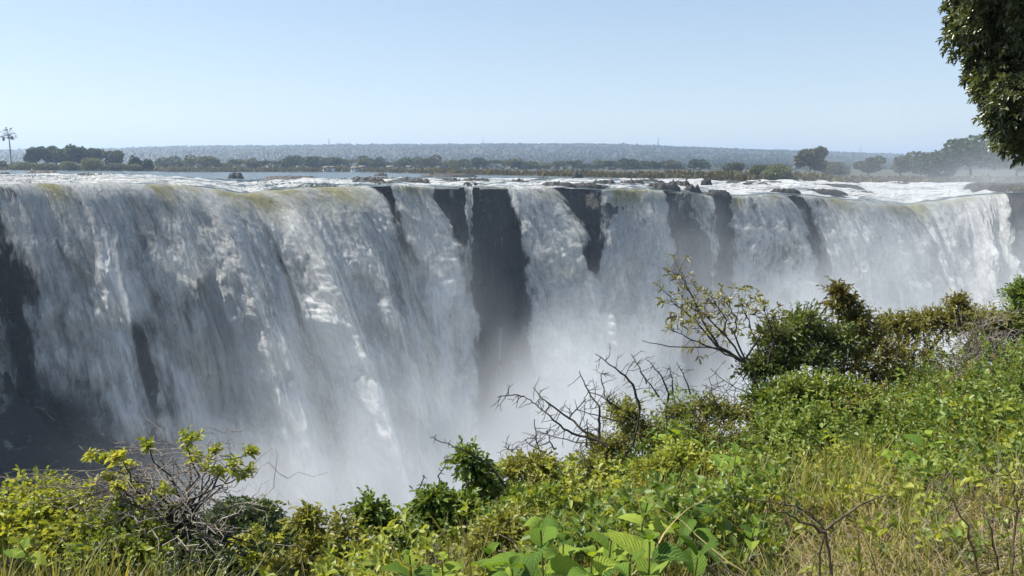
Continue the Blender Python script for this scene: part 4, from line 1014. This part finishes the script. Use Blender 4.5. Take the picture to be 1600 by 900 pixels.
def big_leaf(P, d, up, Lg, Wd, r_):
    nu, nv = 17, 9; u = np.linspace(0, 1, nu); v = np.linspace(-1, 1, nv)
    d = unit(d); s = unit(np.cross(d, up)); n = np.cross(s, d)
    wd = np.sin(np.pi * np.clip(u, 0, 1) ** .72) ** .8 * (1 + .05 * np.sin(u * 60)) ; wd[0] = .03; wd[-1] = .01
    curl = r_.uniform(.15, .9); fold = r_.uniform(.1, .7)
    U, V = np.meshgrid(u, v, indexing='ij')
    w = wd[:, None] * V * Wd / 2
    q = P + d * (U * Lg)[..., None] + s * w[..., None] + n * (fold * np.abs(w) + .012 * Lg * np.sin(U * 30 - np.abs(V) * 6) * (np.abs(V)))[..., None]
    q[..., 2] -= curl * Lg * U ** 2
    return q.reshape(-1, 3), grid_faces(nu, nv), np.stack([U.ravel(), V.ravel(), 0 * U.ravel()], -1)
def broad_plant(label, px, py, D, sizepx, pairs=5, seed=0, tone=.5, lean=(0, 0)):
    """opposite broad leaves on an upright stem whose top shows at the given picture place"""
    r_ = np.random.default_rng(800 + seed); B = G(px + r_.uniform(-6, 6), D); top = un(px, py, D); ln = sizepx / F * D
    root = empty('broad_leaved_plant', B); tag(root, label, 'plant', 'broad-leaved plants on the near bank')
    g = Geo(); q = wiggle(B, top, 8, .03, r_); tube(g, q, np.linspace(.006, .003, 8), 6); g.build('stem', MATS['olive'], root, origin=B)
    Vs = []; Qs = []; UV = []; A = []; n = 0
    for k in range(pairs):
        f = 1 - k * (ln * .34) / max(.1, np.linalg.norm(top - B)); 
        if f < .1: break
        P = B + (top - B) * f; a0 = k * 1.57 + r_.uniform(-.3, .3) + seed
        s_ = ln * min(1.0, .42 + .30 * k) * r_.uniform(.85, 1.1)
        for h in (0, math.pi):
            el = .9 - .28 * k + r_.uniform(-.12, .12)
            d = np.array([math.cos(a0 + h) * math.cos(el), math.sin(a0 + h) * math.cos(el), math.sin(el)])
            V, Q, uv = big_leaf(P + d * s_ * .08, d, np.array([0, 0, 1.0]) + r_.normal(0, .15, 3) - d * .2, s_, s_ * r_.uniform(.55, .66), r_)
            Vs.append(V); Qs.append(Q + n); UV.append(uv); A.append(np.full(len(V), np.clip(tone + r_.normal(0, .3), 0, 1))); n += len(V)
    mesh('leaves', np.concatenate(Vs) - B, np.concatenate(Qs), BROAD, root, True, {'rnd': np.concatenate(A), 'luv': np.concatenate(UV)})
    return root
for i, (px, py, D, s, pr, tn, lb) in enumerate([
    (845, 828, 2.0, 118, 5, .45, 'large broad-leaved plant with upright top leaves at the bottom centre'),
    (1015, 846, 1.95, 118, 5, .35, 'broad-leaved plant with ribbed leaves right of the large one'),
    (925, 872, 1.85, 105, 5, .6, 'wide soft-leaved plant between the two largest at the bottom'),
    (1090, 872, 1.95, 120, 4, .3, 'broad-leaved plant in shade at the bottom right of the centre'),
    (765, 868, 2.1, 84, 4, .4, 'bluish small broad-leaved plant left of the large one'),
    (690, 876, 2.3, 70, 4, .7, 'pale green little plant at the bottom left of the centre'),
    (1012, 786, 3.0, 58, 4, .8, 'bright rounded-leaf plant above the ribbed one'),
    (1085, 776, 3.2, 58, 4, .3, 'blue-green leafy plant among the grass right of the centre'),
    (1150, 708, 4.5, 56, 4, .6, 'light green broad plant standing out of the grass below the thicket'),
    (1190, 735, 4.5, 32, 3, .5, 'small broad plant leaning on the light green one'),
    (1450, 684, 5.0, 54, 4, .55, 'pair-leaved green plant in front of the small-leaved bush'),
    (1400, 700, 5.2, 36, 3, .7, 'small bright plant left of the pair-leaved one'),
    (1060, 668, 6.2, 40, 4, .6, 'leafy sprout above the low olive bush'),
    (1055, 745, 4.6, 36, 3, .5, 'small broad plant left of the light green one in the grass'),
    (1180, 820, 3.2, 44, 3, .7, 'single bright plant among the dry grass'),
    (570, 880, 3.2, 40, 3, .7, 'yellow-green little plant under the pointed sprout shrub'),
    (985, 880, 1.7, 90, 4, .7, 'yellow-green broad plant at the bottom edge between the ribbed and the soft-leaved ones'),
    (800, 888, 1.9, 80, 4, .3, 'deep green broad plant low at the bottom left of the large one'),
    (880, 850, 2.5, 80, 5, .4, 'shaded broad plant just behind the large one'),
    (640, 868, 2.6, 54, 4, .5, 'small ribbed plant near the yellow bent reed'),
    (955, 842, 2.6, 76, 5, .35, 'deep green ribbed plant behind the soft-leaved one'),
    (1540, 740, 4.4, 34, 3, .6, 'small green plant in the dry grass at the right'),
    (30, 850, 3.2, 40, 3, .8, 'bright small plant in the bottom left corner')]):
    broad_plant(lb, px, py, D, s, pr, i, tn)

# ---- grass
def blades(name, label, regions, mat, seed, kind='stuff', cat=None, group=None):
    r_ = np.random.default_rng(seed); g = Geo(); B0 = None
    for (x0, x1, d0, d1, n, h0, h1, wd, tn, lay) in regions:
        m = max(1, n // 9); cx = r_.uniform(x0, x1, m); cd = r_.uniform(d0, d1, m)
        px = np.repeat(cx, 9) + r_.normal(0, 10, m * 9); D = np.clip(np.repeat(cd, 9) + r_.normal(0, .06, m * 9), d0, None); n = len(px)
        x = (px - 800) / F * D; P = np.stack([x, D, gz(x, D) - .02], -1)
        h = r_.uniform(h0, h1, n); a = r_.uniform(0, 6.28, n); bend = r_.uniform(.1, .75, n) + lay
        dr = np.stack([np.cos(a), np.sin(a), 0 * a], -1); sd = np.stack([-np.sin(a), np.cos(a), 0 * a], -1)
        # turn the flat of most blades a little towards any viewer
        w = wd * r_.uniform(.6, 1.3, n)
        rows = []
        for t in (0, .3, .6, .85, 1.0):
            c = P + np.array([0, 0, 1.0]) * (h * (t - .35 * bend * t * t))[:, None] + dr * (h * bend * t * t * .8)[:, None]
            ww = w * (1 - t ** 2.2) + .0004
            rows += [c - sd * ww[:, None] / 2, c + sd * ww[:, None] / 2]
        V = np.stack(rows, 1).reshape(-1, 3); b = np.arange(n)[:, None, None] * 10
        Q = (b + np.array([(0, 1, 3, 2), (2, 3, 5, 4), (4, 5, 7, 6), (6, 7, 9, 8)])[None]).reshape(-1, 4)
        g.add(V, Q=Q, a=np.repeat(np.clip(tn + np.repeat(r_.normal(0, .24, m), 9) + r_.normal(0, .2, n), 0, 1), 10))
    o = g.build(name, mat); tag(o, label, cat, group, kind); return o
GRASS = leaf_mat('grass_blades', (.10, .12, .03), (.20, .22, .05), (.34, .29, .08), .5, .42, .3)
for lb, R in (('bright yellow-green grass clump in the bottom left corner', [(-120, 270, 2.2, 3.2, 1300, .25, .62, .010, .62, 0)]),
              ('long yellow grass tuft leaning right beside the grey twiggy bush', [(200, 310, 2.5, 3.2, 300, .3, .62, .009, .65, .15)])):
    blades('grass_tuft', lb, R, GRASS, 90 + len(lb), 'thing', 'grass tuft', 'grass tufts at the bottom left')
blades('grass', 'green and yellow grass covering the near bank', [(300, 720, 2.6, 4.2, 1500, .15, .42, .005, .45, .1), (700, 1100, 2.6, 5.6, 2200, .2, .5, .008, .5, .1), (1050, 1660, 2.7, 6.5, 3000, .25, .55, .010, .42, .1),
       (1000, 1400, 3.8, 5.6, 1900, .3, .62, .012, .65, 0), (820, 1100, 4.6, 6.0, 900, .2, .4, .005, .5, 0), (-100, 300, 3.2, 4.4, 1200, .15, .35, .005, .4, 0)], GRASS, 91)
blades('dry_grass', 'tangled straw-coloured dry grass at the bottom right', [(1250, 1700, 2.4, 4.4, 4200, .15, .50, .0045, .5, .7), (1000, 1300, 2.4, 4.0, 1100, .15, .45, .004, .45, .5), (440, 720, 2.6, 4.0, 700, .2, .45, .005, .5, .3), (850, 1250, 4.0, 5.6, 700, .2, .45, .004, .4, .4)], MATS['straw'], 92)
def long_reed(px0, py0, px1, py1, D0, D1, label, w=.008):
    a = un(px0, py0, D0); b = un(px1, py1, D1); r_ = np.random.default_rng(int(px0)); q = wiggle(a, b, 7, .04, r_)
    bs = a.copy(); bs[2] = gz(a[0], a[1]); q = np.concatenate([wiggle(bs, a, 3, .02, r_)[:2], q]); g = Geo()
    n = len(q); ww = w * np.concatenate([np.linspace(.8, 1, n // 2), np.linspace(1, .1, n - n // 2)])
    s = np.array([.9, -.3, .3]); V = np.stack([q - s * ww[:, None] / 2, q + [0, -.3 * w, 0], q + s * ww[:, None] / 2], 1).reshape(-1, 3)
    g.add(V, Q=grid_faces(n, 3), a=r_.uniform(.4, .9)); o = g.build('long_reed', MATS['straw'] if w < .007 else GRASS); tag(o, label, 'reed', 'long reed blades on the near bank')
long_reed(1165, 895, 1010, 775, 2.3, 2.6, 'pale reed stalk rising from the ribbed plant towards upper left', .006)
long_reed(985, 900, 1120, 768, 2.1, 2.7, 'brownish reed stalk slanting up right over the ribbed plant', .006)
long_reed(560, 900, 520, 870, 2.4, 2.3, 'short yellow reed below the pointed sprout shrub', .010)
long_reed(735, 865, 715, 805, 3.0, 3.0, 'broad yellow reed blade below the blue-green shrub', .014)
long_reed(700, 850, 668, 800, 3.1, 3.1, 'curved tan reed blade left of the broad yellow one', .012)
long_reed(955, 850, 885, 790, 2.9, 3.0, 'yellow and brown reed blade behind the large broad-leaved plant', .012)
long_reed(1290, 760, 1288, 690, 4.2, 4.2, 'bright yellow upright reed in the grass of the right side', .016)
long_reed(1345, 880, 1340, 825, 3.0, 3.0, 'orange-yellow reed among the dry grass', .014)
long_reed(640, 890, 610, 850, 2.6, 2.5, 'yellow bent reed at the bottom left of the centre', .010)
branches_traced('dry_twigs', 'forked bare brown twig lying over the dry grass at the bottom', (1300, 2.5), [[(1300, 900), (1290, 830), (1270, 805), (1240, 790), (1160, 778)], [(1290, 828), (1340, 790), (1385, 773)], [(1290, 832), (1250, 812), (1215, 800)]], 2.7, TWIG_BROWN, .007, .002, 74, side=24, sl=.1)
branches_traced('dry_twigs', 'arching bare twigs over the dry grass near the right edge', (1540, 2.9), [[(1530, 900), (1510, 820), (1480, 770), (1450, 745)], [(1580, 895), (1590, 800), (1580, 745), (1560, 715)], [(1560, 890), (1545, 810), (1520, 760)], [(1450, 890), (1500, 860), (1590, 870)]], 3.0, TWIG_BROWN, .005, .0016, 75, side=30, sl=.12)

def undergrowth():
    """seedlings, weeds and creeping stems that hide the soil"""
    r_ = np.random.default_rng(93)
    for nm, lb, mt, n, p0, p1, d0, d1, hmax, lf, wr, m, ls in (
        ('undergrowth', 'low olive creeping weeds covering the soil of the near bank', 'olive', 9000, -150, 1750, 2.4, 10.5, .22, .045, .55, 5, .10),
        ('weeds', 'bright yellow-green weeds growing through the grass', 'yellow', 4200, 350, 1700, 2.8, 8.5, .46, .066, .6, 6, .14),
        ('ground_cover', 'mid green leafy ground cover on the slope', 'green', 9000, 500, 1750, 3.0, 9.5, .5, .074, .6, 6, .15),
        ('thicket', 'dense low thicket filling the gaps beneath the bushes on the right', 'green', 5200, 950, 1800, 6.3, 11.5, .95, .07, .55, 7, .2),
        ('brambles', 'olive and bronze brambles beneath the bushes on the right', 'brown', 2600, 950, 1800, 6.3, 11.5, .9, .07, .45, 7, .2)):
        gl = Geo(); gs = Geo()
        px = r_.uniform(p0, p1, n); D = r_.uniform(d0, d1, n)
        x = (px - 800) / F * D; th = np.arctan2(x, D); ok = np.hypot(x, D) < np.interp(th, E_TH, E_R) + r_.exponential(.3, n)
        cl = fbm(x * .9 + len(nm) * 7, D * .9, 3, 3)
        ok &= (cl + r_.normal(0, .12, n) > -.05) | (nm in ('undergrowth', 'thicket'))
        ok &= ~((px > 690) & (px < 1170) & (D < 3.3) & (nm != 'undergrowth'))
        ok &= ~((px > 1230) & (D < 3.9) & (r_.random(n) < .72))
        x, D, px, cl = x[ok], D[ok], px[ok], cl[ok]; n = len(x); P = np.stack([x, D, gz(x, D)], -1)
        P[:, 2] += r_.uniform(0, 1, n) ** .8 * hmax * np.clip(.55 + 1.1 * cl, .12, 1.5) * (1 if nm in ('undergrowth',) else np.clip(.35 + D / 6, .5, 1))
        a = np.clip(.5 + .45 * fbm(x * 1.5, D * 1.5, 3, 3), 0, 1)
        dd = r_.normal(0, .55, (n, 3)) + [0, 0, 1]
        shoots(gl, gl, P, dd, ls, m, lf, lf * wr, a, r_)
        tag(gl.build(nm, MATS[mt]), lb, kind='stuff')
    g = Geo(); n = 1500
    px = np.where(r_.random(n) < .6, r_.uniform(1150, 1680, n), r_.uniform(300, 1300, n)); D = r_.uniform(2.5, 5.0, n)
    for p, d in zip(px, D):
        x = (p - 800) / F * d; th = math.atan2(x, d)
        if math.hypot(x, d) > np.interp(th, E_TH, E_R): continue
        a = np.array([x, d, float(gz(x, d)) + r_.uniform(.02, .22)]); dr = unit(r_.normal(size=3) * [1, .6, .35])
        tube(g, wiggle(a, a + dr * r_.uniform(.1, .45), 6, .12, r_), np.linspace(.003, .0012, 6), 3)
    tag(g.build('fallen_twigs', TWIG_GREY), 'dry fallen twigs lying through the grass', kind='stuff')
undergrowth()

# ---- the tree that hangs into the upper right corner
def corner_tree():
    r_ = np.random.default_rng(95); D0 = 9.0; x = 8.3; B = np.array([x, D0, float(gz(x, D0))])
    root = empty('overhanging_tree', B); tag(root, 'dark glossy-leaved tree hanging into the upper right corner', 'tree')
    gb, gl = Geo(), Geo(); gs = gb; fork = np.array([x - .2, D0, 1.0])
    tube(gb, wiggle(B - [0, 0, .2], fork, 7, .03, r_), np.linspace(.24, .17, 7), 9)
    C = [(1520, 45, 44), (1512, 15, 36), (1560, 30, 55), (1550, 85, 40), (1545, 130, 30), (1590, 90, 55), (1575, 150, 40), (1560, 168, 26), (1605, 150, 50), (1590, 205, 34), (1562, 190, 18), (1615, 215, 32),
         (1530, -30, 55), (1600, -40, 80), (1680, 30, 90), (1680, 130, 80), (1720, -90, 110), (1620, -130, 90), (1780, 60, 90), (1690, 200, 50), (1520, -90, 50)]
    for (px, py, rp) in C:
        D = D0 + r_.uniform(-.5, .5); c = un(px + 10, py, D); R = rp / F * D
        mid = fork * .45 + c * .55 + [0, 0, .25]
        tube(gb, wiggle(fork, mid, 6, .05, r_), np.linspace(.06, .03, 6), 6); tube(gb, wiggle(mid, c, 5, .06, r_), np.linspace(.03, .012, 5), 5)
        n = int(36 + 3000 * R * R) if px < 1640 else int(30 + 1100 * R * R)
        d = unit(r_.normal(size=(n, 3))); k = 1 + .5 * perlin(d[:, 0] * 2.6 + px, d[:, 1] * 2.6, d[:, 2] * 2.6)
        P = c + d * (R * k * r_.uniform(.4, 1.0, n))[:, None]
        dd = d + [0, 0, -.25] + r_.normal(0, .4, (n, 3))
        shoots(gl, gs, P, dd, .10, 7, .085, .045, .5 + r_.normal(0, .15, n), r_, spread=1.1, nn_up=.9)
        for q in P[::max(1, n // 10)]: tube(gb, wiggle(c, q, 4, .08, r_), [.008, .006, .004, .002], 4)
    gb.build('trunk', BARK, root, origin=B); gl.build('crown', MATS['tree'], root, origin=B)
corner_tree()
